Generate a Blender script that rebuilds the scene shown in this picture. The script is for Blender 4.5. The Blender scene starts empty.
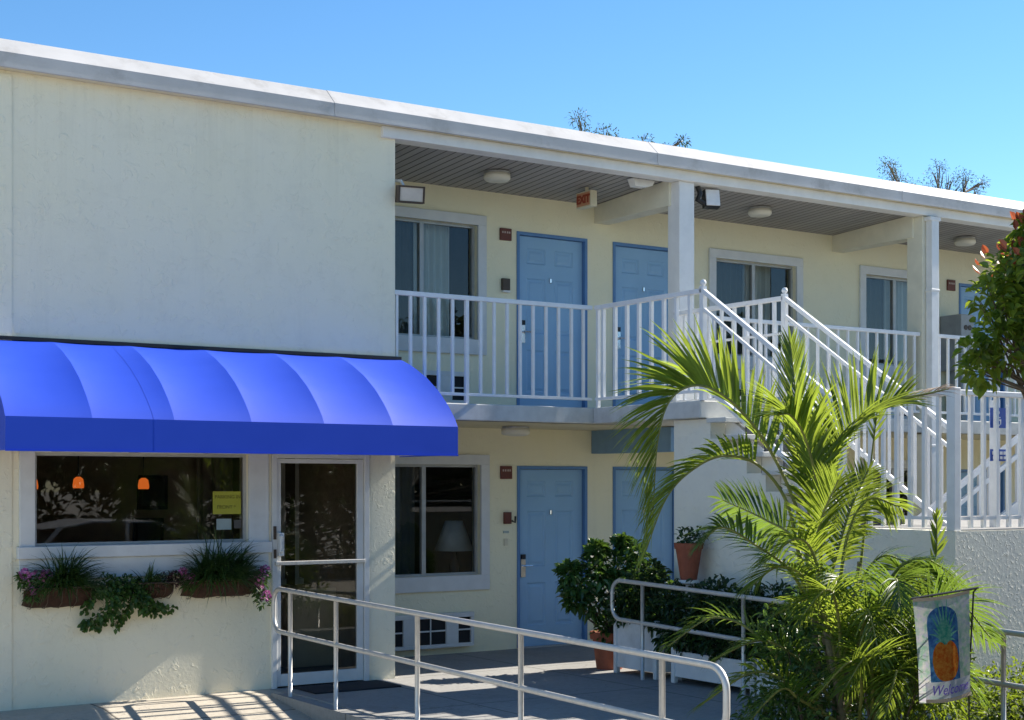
import bpy, math, random
from mathutils import Vector, Matrix
R = math.radians
C = bpy.context.scene.collection
sc = bpy.context.scene

# ------------------------------------------------------------------ helpers
class MB:
    def __init__(s): s.v = []; s.f = []
    def add(s, vs, fs):
        b = len(s.v); s.v += [tuple(p) for p in vs]; s.f += [tuple(b+i for i in f) for f in fs]
    def box(s, x0, x1, y0, y1, z0, z1):
        s.add([(x0,y0,z0),(x1,y0,z0),(x1,y1,z0),(x0,y1,z0),(x0,y0,z1),(x1,y0,z1),(x1,y1,z1),(x0,y1,z1)],
              [(0,3,2,1),(4,5,6,7),(0,1,5,4),(1,2,6,5),(2,3,7,6),(3,0,4,7)])
        return s
    def bar(s, a, b, w, h, up=(0,0,1)):
        a = Vector(a); b = Vector(b); d = (b-a).normalized(); u = Vector(up)
        sd = d.cross(u)
        if sd.length < 1e-4: sd = d.cross(Vector((1,0,0)))
        sd.normalize(); u = sd.cross(d).normalized()
        vs = []
        for p in (a, b):
            for i, j in ((-1,-1),(1,-1),(1,1),(-1,1)): vs.append(p+sd*(w/2*i)+u*(h/2*j))
        s.add(vs, [(0,1,2,3),(7,6,5,4),(0,4,5,1),(1,5,6,2),(2,6,7,3),(3,7,4,0)]); return s
    def tube(s, pts, r, n=8, closed=False):
        pts = [Vector(p) for p in pts]; m = len(pts); rs = r if isinstance(r, (list, tuple)) else [r]*m
        ring = []; up = None
        for i in range(m):
            if closed: t = pts[(i+1) % m]-pts[i-1]
            else: t = pts[min(i+1, m-1)]-pts[max(i-1, 0)]
            t.normalize()
            if up is None:
                up = Vector((0,0,1)) if abs(t.z) < .9 else Vector((1,0,0))
            up = (up - t*up.dot(t)); up.normalize(); sd = t.cross(up)
            ring.append([pts[i]+(up*math.cos(2*math.pi*k/n)+sd*math.sin(2*math.pi*k/n))*rs[i] for k in range(n)])
        vs = [p for q in ring for p in q]; fs = []
        for i in range(m if closed else m-1):
            j = (i+1) % m
            for k in range(n): fs.append((i*n+k, i*n+(k+1) % n, j*n+(k+1) % n, j*n+k))
        if not closed: fs.append(tuple(range(n))); fs.append(tuple((m-1)*n+k for k in reversed(range(n))))
        s.add(vs, fs); return s
    def lathe(s, prof, c, n=20):
        vs = []; fs = []
        for (r, z) in prof:
            for k in range(n): vs.append((c[0]+r*math.cos(2*math.pi*k/n), c[1]+r*math.sin(2*math.pi*k/n), c[2]+z))
        for i in range(len(prof)-1):
            for k in range(n): fs.append((i*n+k, i*n+(k+1) % n, (i+1)*n+(k+1) % n, (i+1)*n+k))
        fs.append(tuple(reversed(range(n)))); fs.append(tuple((len(prof)-1)*n+k for k in range(n)))
        s.add(vs, fs); return s
    def prism(s, poly, axis, a, b):
        n = len(poly)
        def mk(p, t):
            return {'x': (t, p[0], p[1]), 'y': (p[0], t, p[1]), 'z': (p[0], p[1], t)}[axis]
        vs = [mk(p, a) for p in poly]+[mk(p, b) for p in poly]
        fs = [tuple(range(n)), tuple(reversed(range(n, 2*n)))]+[(i, (i+1) % n, n+(i+1) % n, n+i) for i in range(n)]
        s.add(vs, fs); return s
    def quad(s, a, b, c, d): s.add([a,b,c,d], [(0,1,2,3)]); return s
    def build(s, name, mat, parent=None, origin=None, smooth=False, bevel=0.0, recalc=False):
        o0 = Vector(WL[parent.name]) if parent else Vector(origin or (0,0,0))
        me = bpy.data.meshes.new(name)
        me.from_pydata([tuple(Vector(p)-o0) for p in s.v], [], s.f); me.update()
        if recalc:
            import bmesh
            bm = bmesh.new(); bm.from_mesh(me); bmesh.ops.recalc_face_normals(bm, faces=bm.faces); bm.to_mesh(me); bm.free()
        if smooth:
            for p in me.polygons: p.use_smooth = True
        me.materials.append(mat)
        o = bpy.data.objects.new(name, me); C.objects.link(o)
        if parent: o.parent = parent
        else: o.location = o0
        WL[o.name] = tuple(o0)
        if bevel:
            b = o.modifiers.new('bevel', 'BEVEL'); b.width = bevel; b.segments = 2; b.limit_method = 'ANGLE'
        return o
WL = {}
def tag(o, label, cat, group=None, kind=None):
    if label: o['label'] = label
    if cat: o['category'] = cat
    if group: o['group'] = group
    if kind: o['kind'] = kind
    return o
def thing(name, label, cat, loc, group=None):
    o = bpy.data.objects.new(name, None); C.objects.link(o); o.location = loc; o.empty_display_size = .1
    WL[o.name] = tuple(loc); return tag(o, label, cat, group)
def struct(o): o['kind'] = 'structure'; return o
def clone(o, dloc):
    c = o.copy(); C.objects.link(c); c.parent = o.parent
    c.location = Vector(o.location)+Vector(dloc); WL[c.name] = WL[o.name]; return c
def text_mesh(txt, size, parent, mat, M, name='lettering', shear=0, extrude=.0008, offset=0):
    cu = bpy.data.curves.new('t', 'FONT'); cu.body = txt; cu.size = size; cu.shear = shear; cu.extrude = extrude
    cu.align_x = 'CENTER'; cu.align_y = 'CENTER'; cu.resolution_u = 3; cu.offset = offset
    t = bpy.data.objects.new('t', cu); C.objects.link(t)
    dg = bpy.context.evaluated_depsgraph_get(); dg.update()
    me = bpy.data.meshes.new_from_object(t.evaluated_get(dg))
    bpy.data.objects.remove(t); bpy.data.curves.remove(cu)
    o0 = Vector(WL[parent.name])
    me.transform(M); me.transform(Matrix.Translation(-o0)); me.materials.clear(); me.materials.append(mat)
    o = bpy.data.objects.new(name, me); me.name = name; C.objects.link(o); o.parent = parent; WL[o.name] = tuple(o0); return o
FACE_Y = Matrix.Rotation(R(90), 4, 'X')                       # text plane facing -Y
FACE_X = Matrix.Rotation(R(-90), 4, 'Z') @ Matrix.Rotation(R(90), 4, 'X')   # facing -X

# ------------------------------------------------------------------ materials
class NT:
    def __init__(s, name):
        s.m = bpy.data.materials.new(name); s.m.use_nodes = True; s.t = s.m.node_tree; s.t.nodes.clear()
        s.out = s.t.nodes.new('ShaderNodeOutputMaterial')
    def n(s, typ, **kw):
        nd = s.t.nodes.new(typ)
        for k, v in kw.items():
            if k.startswith('i_'):
                key = k[2:]; key = int(key) if key.isdigit() else key.replace('_', ' ')
                nd.inputs[key].default_value = v
            else: setattr(nd, k, v)
        return nd
    def l(s, a, b): s.t.links.new(a, b)
    def pos(s):
        return s.n('ShaderNodeNewGeometry').outputs['Position']
    def noise(s, scale, detail=4, rough=.55, vec=None, dist=0):
        n = s.n('ShaderNodeTexNoise', i_Scale=scale, i_Detail=detail, i_Roughness=rough, i_Distortion=dist)
        s.l(vec or s.pos(), n.inputs['Vector']); return n.outputs['Fac']
    def ramp(s, fac, *st):
        r = s.n('ShaderNodeValToRGB'); e = r.color_ramp.elements
        while len(e) < len(st): e.new(.5)
        for i, (p, c) in enumerate(st):
            e[i].position = p; e[i].color = (c, c, c, 1) if isinstance(c, (int, float)) else tuple(c)+(1,)
        s.l(fac, r.inputs['Fac']); return r.outputs['Color']
    def mixc(s, fac, a, b, blend='MIX'):
        m = s.n('ShaderNodeMix', data_type='RGBA', blend_type=blend)
        for sock, v in ((m.inputs[0], fac), (m.inputs[6], a), (m.inputs[7], b)):
            if isinstance(v, (int, float)): sock.default_value = v
            elif isinstance(v, tuple): sock.default_value = v+(1,) if len(v) == 3 else v
            else: s.l(v, sock)
        return m.outputs[2]
    def math(s, op, a, b=None):
        m = s.n('ShaderNodeMath', operation=op)
        for i, v in enumerate((a, b)):
            if v is None: continue
            if isinstance(v, (int, float)): m.inputs[i].default_value = v
            else: s.l(v, m.inputs[i])
        return m.outputs[0]
    def bump(s, h, strength=.5, dist=.01, nrm=None):
        b = s.n('ShaderNodeBump', i_Strength=strength, i_Distance=dist); s.l(h, b.inputs['Height'])
        if nrm: s.l(nrm, b.inputs['Normal'])
        return b.outputs['Normal']
    def bsdf(s, col, rough=.6, metal=0, spec=.5, normal=None):
        p = s.n('ShaderNodeBsdfPrincipled')
        for k, v in (('Base Color', col), ('Roughness', rough), ('Metallic', metal), ('Specular IOR Level', spec), ('Normal', normal)):
            if v is None: continue
            if isinstance(v, (int, float)): p.inputs[k].default_value = v
            elif isinstance(v, tuple): p.inputs[k].default_value = v+(1,)
            else: s.l(v, p.inputs[k])
        return p.outputs[0]
    def done(s, sh): s.l(sh, s.out.inputs['Surface']); return s.m

def m_plain(name, col, rough=.55, metal=0, var=.12, scale=6, spec=.4, grime=0.0):
    t = NT(name); f = t.noise(scale, 5); c2 = tuple(x*(1-var*2) for x in col)
    c = t.mixc(t.ramp(f, (.3, 0), (.75, 1)), c2, col)
    if grime:
        g = t.ramp(t.noise(2.3, 8, .7), (.52, 0), (.72, grime)); c = t.mixc(g, c, (.16,.14,.11))
    b = t.bump(t.noise(60, 3), .12, .002)
    return t.done(t.bsdf(c, rough, metal, spec, b))
def m_stucco(name, col, warm, strength=.6, dirt=.25, sc1=15, streak=False):
    t = NT(name)
    p = t.pos()
    v = t.noise(1.1, 6, .6)
    c = t.mixc(t.ramp(v, (.3, 0), (.7, 1)), col, warm)
    d = t.ramp(t.noise(3.3, 8, .72), (.5, 0), (.8, dirt)); c = t.mixc(d, c, tuple(x*.72 for x in col))
    mp = t.n('ShaderNodeMapping'); mp.inputs['Scale'].default_value = (5, 5, .35); t.l(p, mp.inputs['Vector'])
    st = t.ramp(t.noise(1.0, 6, .7, mp.outputs[0]), (.55, 0), (.78, dirt*.8)); c = t.mixc(st, c, tuple(x*.68 for x in col))
    if streak:
        sx = t.n('ShaderNodeSeparateXYZ'); t.l(p, sx.inputs[0]); zz = t.math('ADD', t.math('MULTIPLY', sx.outputs[2], 1.0), t.math('MULTIPLY', t.noise(7, 3), .5))
        zr = t.n('ShaderNodeMapRange'); zr.inputs['From Min'].default_value = 4.35; zr.inputs['From Max'].default_value = 5.45; t.l(zz, zr.inputs['Value'])
        m2 = t.n('ShaderNodeMapping'); m2.inputs['Scale'].default_value = (9, 9, .25); t.l(p, m2.inputs['Vector'])
        s2 = t.ramp(t.noise(1.0, 7, .75, m2.outputs[0]), (.5, 0), (.8, .22)); c = t.mixc(t.math('MULTIPLY', zr.outputs[0], s2), c, (.42,.36,.24))
        cr = t.n('ShaderNodeTexVoronoi', feature='DISTANCE_TO_EDGE', i_Scale=.45); wp = t.n('ShaderNodeVectorMath', operation='ADD'); nz = t.n('ShaderNodeTexNoise', i_Scale=2.2, i_Detail=7); t.l(p, nz.inputs['Vector']); t.l(p, wp.inputs[0]); t.l(nz.outputs['Color'], wp.inputs[1]); t.l(wp.outputs[0], cr.inputs['Vector'])
        c = t.mixc(t.ramp(cr.outputs['Distance'], (0, .07), (.0035, 0)), c, (.40,.38,.32))
    h1 = t.ramp(t.noise(sc1, 3, .55, dist=.7), (.56, 0), (.70, 1))
    h2 = t.noise(30, 4, .6)
    h = t.math('ADD', t.math('MULTIPLY', h1, .75), t.math('MULTIPLY', h2, .5))
    h = t.math('ADD', h, t.math('MULTIPLY', t.noise(140, 2), .12))
    return t.done(t.bsdf(c, .88, 0, .2, t.bump(h, strength, .012)))
def m_leaf(name, dark, light, trans, tw=.35, rough=.42):
    t = NT(name); g = t.n('ShaderNodeNewGeometry')
    c = t.mixc(g.outputs['Random Per Island'], dark, light)
    big = t.ramp(t.noise(5, 3), (.35, .55), (.7, 1.0)); c = t.mixc(1.0, c, big, 'MULTIPLY')
    pb = t.bsdf(c, rough, 0, .45)
    tr = t.n('ShaderNodeBsdfTranslucent'); tc = t.mixc(g.outputs['Random Per Island'], tuple(x*.65 for x in trans), trans); t.l(tc, tr.inputs['Color'])
    mx = t.n('ShaderNodeMixShader', i_0=tw); t.l(pb, mx.inputs[1]); t.l(tr.outputs[0], mx.inputs[2])
    return t.done(mx.outputs[0])
def m_glass(name, tint=(.75,.8,.78), boost=1.0):
    t = NT(name); tr = t.n('ShaderNodeBsdfTransparent'); tr.inputs[0].default_value = tint+(1,)
    gl = t.n('ShaderNodeBsdfGlossy'); gl.inputs['Roughness'].default_value = .01; gl.inputs['Color'].default_value = (1,1,1,1)
    t.l(t.bump(t.noise(1.3, 1), .015, .02), gl.inputs['Normal'])
    fr = t.n('ShaderNodeFresnel', i_IOR=1.5); f = t.math('MULTIPLY', fr.outputs[0], boost)
    mx = t.n('ShaderNodeMixShader'); t.l(f, mx.inputs[0]); t.l(tr.outputs[0], mx.inputs[1]); t.l(gl.outputs[0], mx.inputs[2])
    return t.done(mx.outputs[0])
def m_emit(name, col, st):
    t = NT(name); e = t.n('ShaderNodeEmission', i_Strength=st); e.inputs[0].default_value = col+(1,); return t.done(e.outputs[0])

M = {}
M['lobby'] = m_stucco('lobby stucco', (.83,.78,.625), (.84,.78,.59), .45, .30, 13, True)
M['inner'] = m_stucco('cream yellow stucco', (.82,.775,.58), (.835,.78,.555), .35, .15)
M['terrace'] = m_stucco('grey white stucco', (.74,.72,.63), (.82,.785,.65), .5, .25, 30)
M['beam'] = m_plain('cream beam paint', (.76,.72,.57), .7, var=.06)
M['white'] = m_plain('white paint', (.76,.76,.74), .5, var=.05, grime=.12)
M['rail_white'] = m_plain('white rail paint', (.80,.80,.79), .4, var=.05, scale=10)
M['trim'] = m_plain('window trim white', (.70,.71,.70), .55, var=.06, grime=.12)
M['fascia'] = m_plain('fascia metal', (.52,.51,.50), .5, var=.10, scale=2.5, grime=.45)
M['soffit'] = m_plain('soffit cream', (.72,.66,.46), .8, var=.08)
M['slab'] = m_plain('slab edge', (.62,.62,.58), .7, var=.12, grime=.3)
M['roof'] = m_plain('roof', (.5,.5,.48), .9)
M['door'] = m_plain('blue door paint', (.28,.475,.68), .45, var=.04, scale=3)
M['door_frame'] = m_plain('dark blue frame paint', (.11,.24,.47), .5, var=.05)
M['blue_beam'] = m_plain('slate blue paint', (.19,.32,.45), .6, var=.08)
M['alu'] = m_plain('galvanised steel', (.66,.64,.60), .38, .35, var=.08, scale=18)
M['alu_frame'] = m_plain('aluminium frame', (.50,.51,.50), .45, .3)
M['chrome'] = m_plain('chrome', (.75,.75,.75), .2, .9, var=.02)
M['black'] = m_plain('black plastic', (.02,.02,.022), .4)
M['bronze'] = m_plain('dark bronze metal', (.10,.07,.05), .5, .2)
M['plaque'] = m_plain('dark red plaque', (.16,.045,.03), .5)
M['maroon_text'] = m_plain('pale lettering', (.55,.45,.4), .5)
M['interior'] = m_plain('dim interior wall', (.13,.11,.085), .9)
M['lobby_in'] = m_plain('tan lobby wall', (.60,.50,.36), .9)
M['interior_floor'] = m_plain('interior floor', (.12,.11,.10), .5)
M['dark'] = m_plain('dark void', (.02,.02,.022), .8)
M['screen'] = m_plain('dark blind', (.10,.115,.11), .8, var=.1)
M['curtain'] = m_plain('white curtain', (.80,.82,.78), .9, var=.04)
M['glass'] = m_glass('window glass', (.78,.82,.80), 1.0)
M['glass_lobby'] = m_glass('lobby glass', (.84,.83,.78), 1.3)
M['opal'] = m_plain('opal lamp cover', (.72,.70,.60), .35, var=.04)
M['terracotta'] = m_plain('terracotta', (.33,.095,.05), .75, var=.15, scale=14)
M['coco'] = m_plain('coconut fibre', (.065,.03,.018), .95, var=.3, scale=40)
M['planter'] = m_plain('white planter boards', (.72,.73,.74), .55, var=.06, grime=.3)
M['soil'] = m_plain('mulch', (.05,.035,.025), .95, var=.3, scale=30)
M['bark'] = m_plain('bark', (.17,.13,.09), .9, var=.25, scale=25)
M['mat'] = m_plain('door mat', (.03,.03,.035), .95)
M['exit_red'] = m_plain('exit red', (.36,.06,.03), .5)
M['gap_shade'] = m_plain('dark riser', (.06,.065,.072), .7)  # shade of the open stair gaps, put into the colour
M['exit_face'] = m_plain('faded exit face', (.62,.30,.17), .5)
M['exit_case'] = m_plain('exit case', (.72,.66,.48), .5)
M['paper'] = m_plain('yellow paper', (.42,.41,.05), .8, var=.05)
M['ink'] = m_plain('ink', (.20,.19,.03), .8)
M['card'] = m_plain('pale card', (.40,.48,.46), .6)
M['sign_blue'] = m_plain('sign blue', (.03,.09,.40), .4)
M['sign_white'] = m_plain('sign white', (.8,.8,.8), .4)
M['meter'] = m_plain('grey box', (.42,.42,.40), .5, .1)
M['shade'] = m_plain('lampshade', (.75,.78,.78), .8)
M['flag_edge'] = m_plain('flag hem', (.5,.38,.25), .8)
M['flag_purple'] = m_plain('purple letters', (.20,.12,.50), .7)
M['car'] = m_plain('white car paint', (.8,.8,.8), .2, var=.01)
M['tyre'] = m_plain('tyre', (.02,.02,.02), .8)
M['pendant'] = m_emit('lit orange pendant', (1.0,.20,.03), .28)
M['opal_dim'] = m_plain('lens', (.70,.62,.52), .3)

# leaves
M['palm'] = m_leaf('palm leaf', (.045,.11,.012), (.12,.20,.02), (.44,.56,.06), .44, .36)
M['palm_deep'] = m_leaf('deep green palm leaf', (.03,.085,.014), (.085,.165,.03), (.28,.42,.05), .36, .38)
M['palm_dry'] = m_leaf('dry palm leaf', (.16,.09,.045), (.28,.17,.10), (.3,.18,.06), .25, .6)
M['stalk'] = m_plain('palm stalk', (.26,.27,.07), .5, var=.2, scale=12)
M['cane'] = m_plain('ringed palm cane', (.34,.29,.19), .75, var=.25, scale=16)
M['hedge'] = m_leaf('dark hedge leaf', (.018,.048,.016), (.05,.10,.03), (.10,.2,.03), .25, .4)
M['bush'] = m_leaf('ficus leaf', (.03,.09,.022), (.09,.19,.04), (.14,.25,.03), .25, .35)
M['bright'] = m_leaf('bright shrub leaf', (.05,.10,.012), (.12,.19,.025), (.34,.45,.03), .38, .4)
M['treeleaf'] = m_leaf('tree leaf', (.05,.12,.018), (.15,.23,.03), (.48,.60,.05), .45, .33)
M['redleaf'] = m_leaf('red young leaf', (.28,.05,.025), (.42,.12,.06), (.5,.12,.04), .35, .4)
M['backleaf'] = m_leaf('roadside tree leaf', (.025,.05,.015), (.06,.09,.03), (.1,.15,.03), .25, .5)
M['grassy'] = m_leaf('strap leaf', (.022,.06,.015), (.07,.14,.028), (.10,.18,.03), .25, .4)
M['ivy'] = m_leaf('ivy leaf', (.03,.085,.016), (.085,.18,.04), (.15,.28,.03), .25, .45)
M['pink'] = m_leaf('pink petal', (.60,.12,.42), (.78,.30,.62), (.5,.12,.35), .25, .6)
M['maroon'] = m_leaf('maroon leaf', (.05,.015,.02), (.10,.03,.04), (.1,.03,.03), .2, .5)
M['white_petal'] = m_leaf('white petal', (.6,.6,.55), (.75,.75,.7), (.6,.6,.5), .3, .6)

def m_boards():
    t = NT('grooved ceiling boards'); p = t.pos(); sx = t.n('ShaderNodeSeparateXYZ'); t.l(p, sx.inputs[0])
    fr = t.math('FRACT', t.math('MULTIPLY', sx.outputs[0], 9.5))
    g = t.ramp(fr, (0, 0), (.10, 0), (.16, 1), (1.0, 1))
    idx = t.math('FLOOR', t.math('MULTIPLY', sx.outputs[0], 9.5))
    wn = t.n('ShaderNodeTexWhiteNoise', noise_dimensions='1D'); t.l(idx, wn.inputs['W'])
    c = t.mixc(wn.outputs['Value'], (.30,.285,.265), (.36,.34,.315)); c = t.mixc(g, (.09,.085,.08), c)
    return t.done(t.bsdf(c, .6, 0, .35, t.bump(g, .8, .012)))
M['boards'] = m_boards()
def m_conc(name, a, b, joint=0):
    t = NT(name); c = t.mixc(t.ramp(t.noise(1.4, 8, .65), (.3, 0), (.7, 1)), a, b)
    c = t.mixc(t.ramp(t.noise(22, 6, .7), (.45, 0), (.7, .5)), c, tuple(x*.7 for x in a))
    st = t.ramp(t.noise(.7, 10, .75), (.5, 0), (.62, .45)); c = t.mixc(st, c, tuple(x*.6 for x in a))
    if joint:
        sx = t.n('ShaderNodeSeparateXYZ'); t.l(t.pos(), sx.inputs[0]); wob = t.math('MULTIPLY', t.noise(6, 2), .006)
        ks = [t.ramp(t.math('FRACT', t.math('ADD', t.math('MULTIPLY', sx.outputs[k], joint), t.math('ADD', wob, o))), (0, 0), (.006, 0), (.010, 1), (1, 1)) for k, o in ((0, .31), (1, .12))]
        g = t.mixc(1.0, ks[0], ks[1], 'MULTIPLY'); c = t.mixc(g, (.10,.095,.085), c)
        cr = t.n('ShaderNodeTexVoronoi', feature='DISTANCE_TO_EDGE', i_Scale=.55); wp = t.n('ShaderNodeVectorMath', operation='ADD'); nz = t.n('ShaderNodeTexNoise', i_Scale=2.5, i_Detail=6); t.l(t.pos(), nz.inputs['Vector']); t.l(t.pos(), wp.inputs[0]); t.l(nz.outputs['Color'], wp.inputs[1]); t.l(wp.outputs[0], cr.inputs['Vector'])
        c = t.mixc(t.ramp(cr.outputs['Distance'], (0, .55), (.004, 0)), c, (.12,.11,.10))
    return t.done(t.bsdf(c, .85, 0, .3, t.bump(t.noise(90, 4), .35, .004)))
M['concrete'] = m_conc('concrete paving', (.26,.255,.245), (.35,.345,.33), .55)
M['pavement'] = m_conc('warm pavement', (.43,.385,.315), (.53,.48,.40), .42)
M['ground'] = m_conc('worn parking lot', (.46,.425,.36), (.54,.505,.43))
def m_awning(name, col, tr, w):
    t = NT(name); wv = t.noise(400, 2); c = t.mixc(t.ramp(t.noise(2.5, 4), (.3, 0), (.8, .35)), col, tuple(min(1, x*1.15+.01) for x in col))
    pb = t.bsdf(c, .6, 0, .3, t.bump(wv, .15, .001)); tl = t.n('ShaderNodeBsdfTranslucent'); tl.inputs[0].default_value = tr+(1,)
    mx = t.n('ShaderNodeMixShader', i_0=w); t.l(pb, mx.inputs[1]); t.l(tl.outputs[0], mx.inputs[2]); return t.done(mx.outputs[0])
M['awning'] = m_awning('blue awning canvas', (.010,.058,.50), (.02,.05,.6), .03)
def m_flag():
    t = NT('dappled flag cloth'); n = t.noise(22, 3, .6)
    c = t.mixc(t.ramp(n, (.4, 0), (.6, 1)), (.62,.60,.58), (.30,.46,.36))
    c = t.mixc(t.ramp(t.noise(37, 2), (.5, 0), (.65, .7)), c, (.50,.46,.60)); 
    pb = t.bsdf(c, .85, 0, .2); tl = t.n('ShaderNodeBsdfTranslucent'); t.l(c, tl.inputs[0])
    mx = t.n('ShaderNodeMixShader', i_0=.58); t.l(pb, mx.inputs[1]); t.l(tl.outputs[0], mx.inputs[2]); return t.done(mx.outputs[0])
def m_cloth(name, a, b, scale=25):
    t = NT(name); c = t.mixc(t.ramp(t.noise(scale, 4, .65), (.38, 0), (.62, 1)), a, b)
    pb = t.bsdf(c, .85, 0, .2); tl = t.n('ShaderNodeBsdfTranslucent'); t.l(c, tl.inputs[0])
    mx = t.n('ShaderNodeMixShader', i_0=.58); t.l(pb, mx.inputs[1]); t.l(tl.outputs[0], mx.inputs[2]); return t.done(mx.outputs[0])
M['flag'] = m_flag()
M['flag_blue'] = m_cloth('flag blue', (.03,.10,.30), (.09,.25,.46))
M['flag_orange'] = m_cloth('flag orange', (.82,.14,.012), (.92,.34,.05), 45)
M['flag_green'] = m_cloth('flag green', (.06,.40,.26), (.28,.60,.42), 40)
M['flag_white'] = m_cloth('flag white', (.62,.62,.66), (.72,.72,.74), 10)

# ------------------------------------------------------------------ camera, sky, sun
YAW = 33.55
cam = bpy.data.cameras.new('camera'); co = bpy.data.objects.new('camera', cam); C.objects.link(co)
co.location = (0, 0, 1.86); co.rotation_euler = (R(90), 0, R(-YAW))
cam.sensor_width = 36; cam.lens = 36*1500/1024; cam.shift_y = 123/1024; cam.clip_end = 3000; cam.clip_start = .1
sc.camera = co
EL, PH = 34.5, 2.5
w = bpy.data.worlds.new('World'); sc.world = w; w.use_nodes = True; nt = w.node_tree; nt.nodes.clear()
sky = nt.nodes.new('ShaderNodeTexSky'); sky.sky_type = 'NISHITA'; sky.sun_disc = False
sky.sun_elevation = R(EL); sky.sun_rotation = R(90+PH); sky.altitude = 1800; sky.air_density = 1.0; sky.dust_density = .1; sky.ozone_density = 2.0
bg = nt.nodes.new('ShaderNodeBackground'); bg.inputs[1].default_value = .092
wo = nt.nodes.new('ShaderNodeOutputWorld'); hs = nt.nodes.new('ShaderNodeHueSaturation'); hs.inputs['Saturation'].default_value = 1.22; hs.inputs['Hue'].default_value = .497; nt.links.new(sky.outputs[0], hs.inputs['Color']); nt.links.new(hs.outputs[0], bg.inputs[0]); nt.links.new(bg.outputs[0], wo.inputs[0])
sl = bpy.data.lights.new('sun', 'SUN'); sl.energy = 5.0; sl.angle = R(.35); sl.color = (1, .93, .82)
so = bpy.data.objects.new('sun', sl); C.objects.link(so)
sd = Vector((math.cos(R(EL))*math.cos(R(PH)), -math.cos(R(EL))*math.sin(R(PH)), math.sin(R(EL))))
so.rotation_euler = sd.to_track_quat('Z', 'Y').to_euler(); so.location = (30, -2, 20)
vs = sc.view_settings; vs.view_transform = 'Standard'; vs.look = 'None'; vs.gamma = 1; vs.use_curve_mapping = False; vs.exposure = 1.2
sc.render.engine = 'CYCLES'; sc.cycles.max_bounces = 10; sc.cycles.transparent_max_bounces = 12; sc.cycles.diffuse_bounces = 6
sc.cycles.caustics_reflective = False; sc.cycles.caustics_refractive = False

# ------------------------------------------------------------------ ground
mb = MB(); mb.quad((-300,-300,-.26),(300,-300,-.26),(300,300,-.26),(-300,300,-.26)); struct(mb.build('ground', M['ground']))
mb = MB(); mb.box(5.66, 9.42, 7.6, 14.0, -.24, 0.0); mb.box(9.42, 26, 11.34, 14.0, -.24, 0.0); struct(mb.build('walkway', M['concrete']))
mb = MB()
mb.add([(-9,14,0),(-9,12.15,0),(-9,10.4,-.2),(-9,4,-.235),(5.655,14,0),(5.655,12.15,0),(5.655,10.4,-.2),(5.655,4,-.235)],
       [(0,1,5,4),(1,2,6,5),(2,3,7,6)]); struct(mb.build('pavement', M['pavement']))
mb = MB(); mb.prism([(12.1,-.02),(10.4,-.18),(7.0,-.2),(7.0,.012),(12.1,.012)], 'x', 5.5, 5.66); struct(mb.build('kerb', M['concrete'], bevel=.01))
mb = MB(); mb.box(6.5, 9.40, 3.0, 7.6, -.25, -.05); mb.box(9.40, 14, 3, 7.88, -.25, -.05); struct(mb.build('planting_bed', M['soil']))

# ------------------------------------------------------------------ motel building
bld = thing('motel_building', 'two storey cream motel with white fascia, blue doors and open upper walkway', 'building', (7, 14, 0))
def wall(mb, x0, x1, z0, z1, y, holes, depth, step=1.5):
    xs = sorted({x0, x1, *[h[0] for h in holes], *[h[1] for h in holes]}); zs = sorted({z0, z1, *[h[2] for h in holes], *[h[3] for h in holes]})
    for i in range(len(xs)-1):
        for j in range(len(zs)-1):
            cx = (xs[i]+xs[i+1])/2; cz = (zs[j]+zs[j+1])/2
            if any(h[0] < cx < h[1] and h[2] < cz < h[3] for h in holes): continue
            mb.quad((xs[i],y,zs[j]),(xs[i+1],y,zs[j]),(xs[i+1],y,zs[j+1]),(xs[i],y,zs[j+1]))
            mb.quad((xs[i],y+depth,zs[j]),(xs[i],y+depth,zs[j+1]),(xs[i+1],y+depth,zs[j+1]),(xs[i+1],y+depth,zs[j]))
    for a, b, c, d in holes:
        e = y+depth
        mb.quad((a,y,c),(a,y,d),(a,e,d),(a,e,c)); mb.quad((b,y,c),(b,e,c),(b,e,d),(b,y,d))
        mb.quad((a,y,d),(b,y,d),(b,e,d),(a,e,d)); mb.quad((a,y,c),(a,e,c),(b,e,c),(b,y,c))

F, Wy = 12.5, 14.0
# lobby front wall, with window and door openings
LW = (3.555, 5.45, 1.33, 2.118); LD = (5.676, 6.665, 0.0, 2.13)
mb = MB(); wall(mb, -3.0, 6.955, -.25, 5.231, F, [LW, LD], .18); mb.quad((6.955,F,-.25),(6.955,14.0,-.25),(6.955,14.0,5.231),(6.955,F,5.231))
mb.build('lobby_wall', M['lobby'], bld)
mb = MB(); mb.box(-3.0, 3.372, F-.012, F, -.25, 5.2); mb.build('wall_panel', M['lobby'], bld)
# rear recessed wall
WL1 = (7.3, 8.86, .85, 2.062); D1 = (9.35, 10.325, .0, 2.052); D2 = (10.70, 11.675, .0, 2.052)
WU1 = (7.3, 8.82, 3.437, 4.70); E1 = (9.345, 10.325, 2.64, 4.687); E2 = (10.70, 11.68, 2.64, 4.687)
WU2 = (12.28, 13.64, 3.437, 4.63); WU3 = (14.90, 16.22, 3.437, 4.63); E4 = (16.766, 17.74, 2.64, 4.65)
WLR = (12.28, 13.64, .85, 2.06); WLR2 = (14.9, 16.22, .85, 2.06); D4 = (16.766, 17.74, 0, 2.05)
mb = MB(); wall(mb, 6.955, 26, -.25, 5.3, Wy, [WL1, D1, D2, WU1, E1, E2, WU2, WU3, E4, WLR, WLR2, D4], .16); mb.build('rear_wall', M['inner'], bld)
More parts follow.
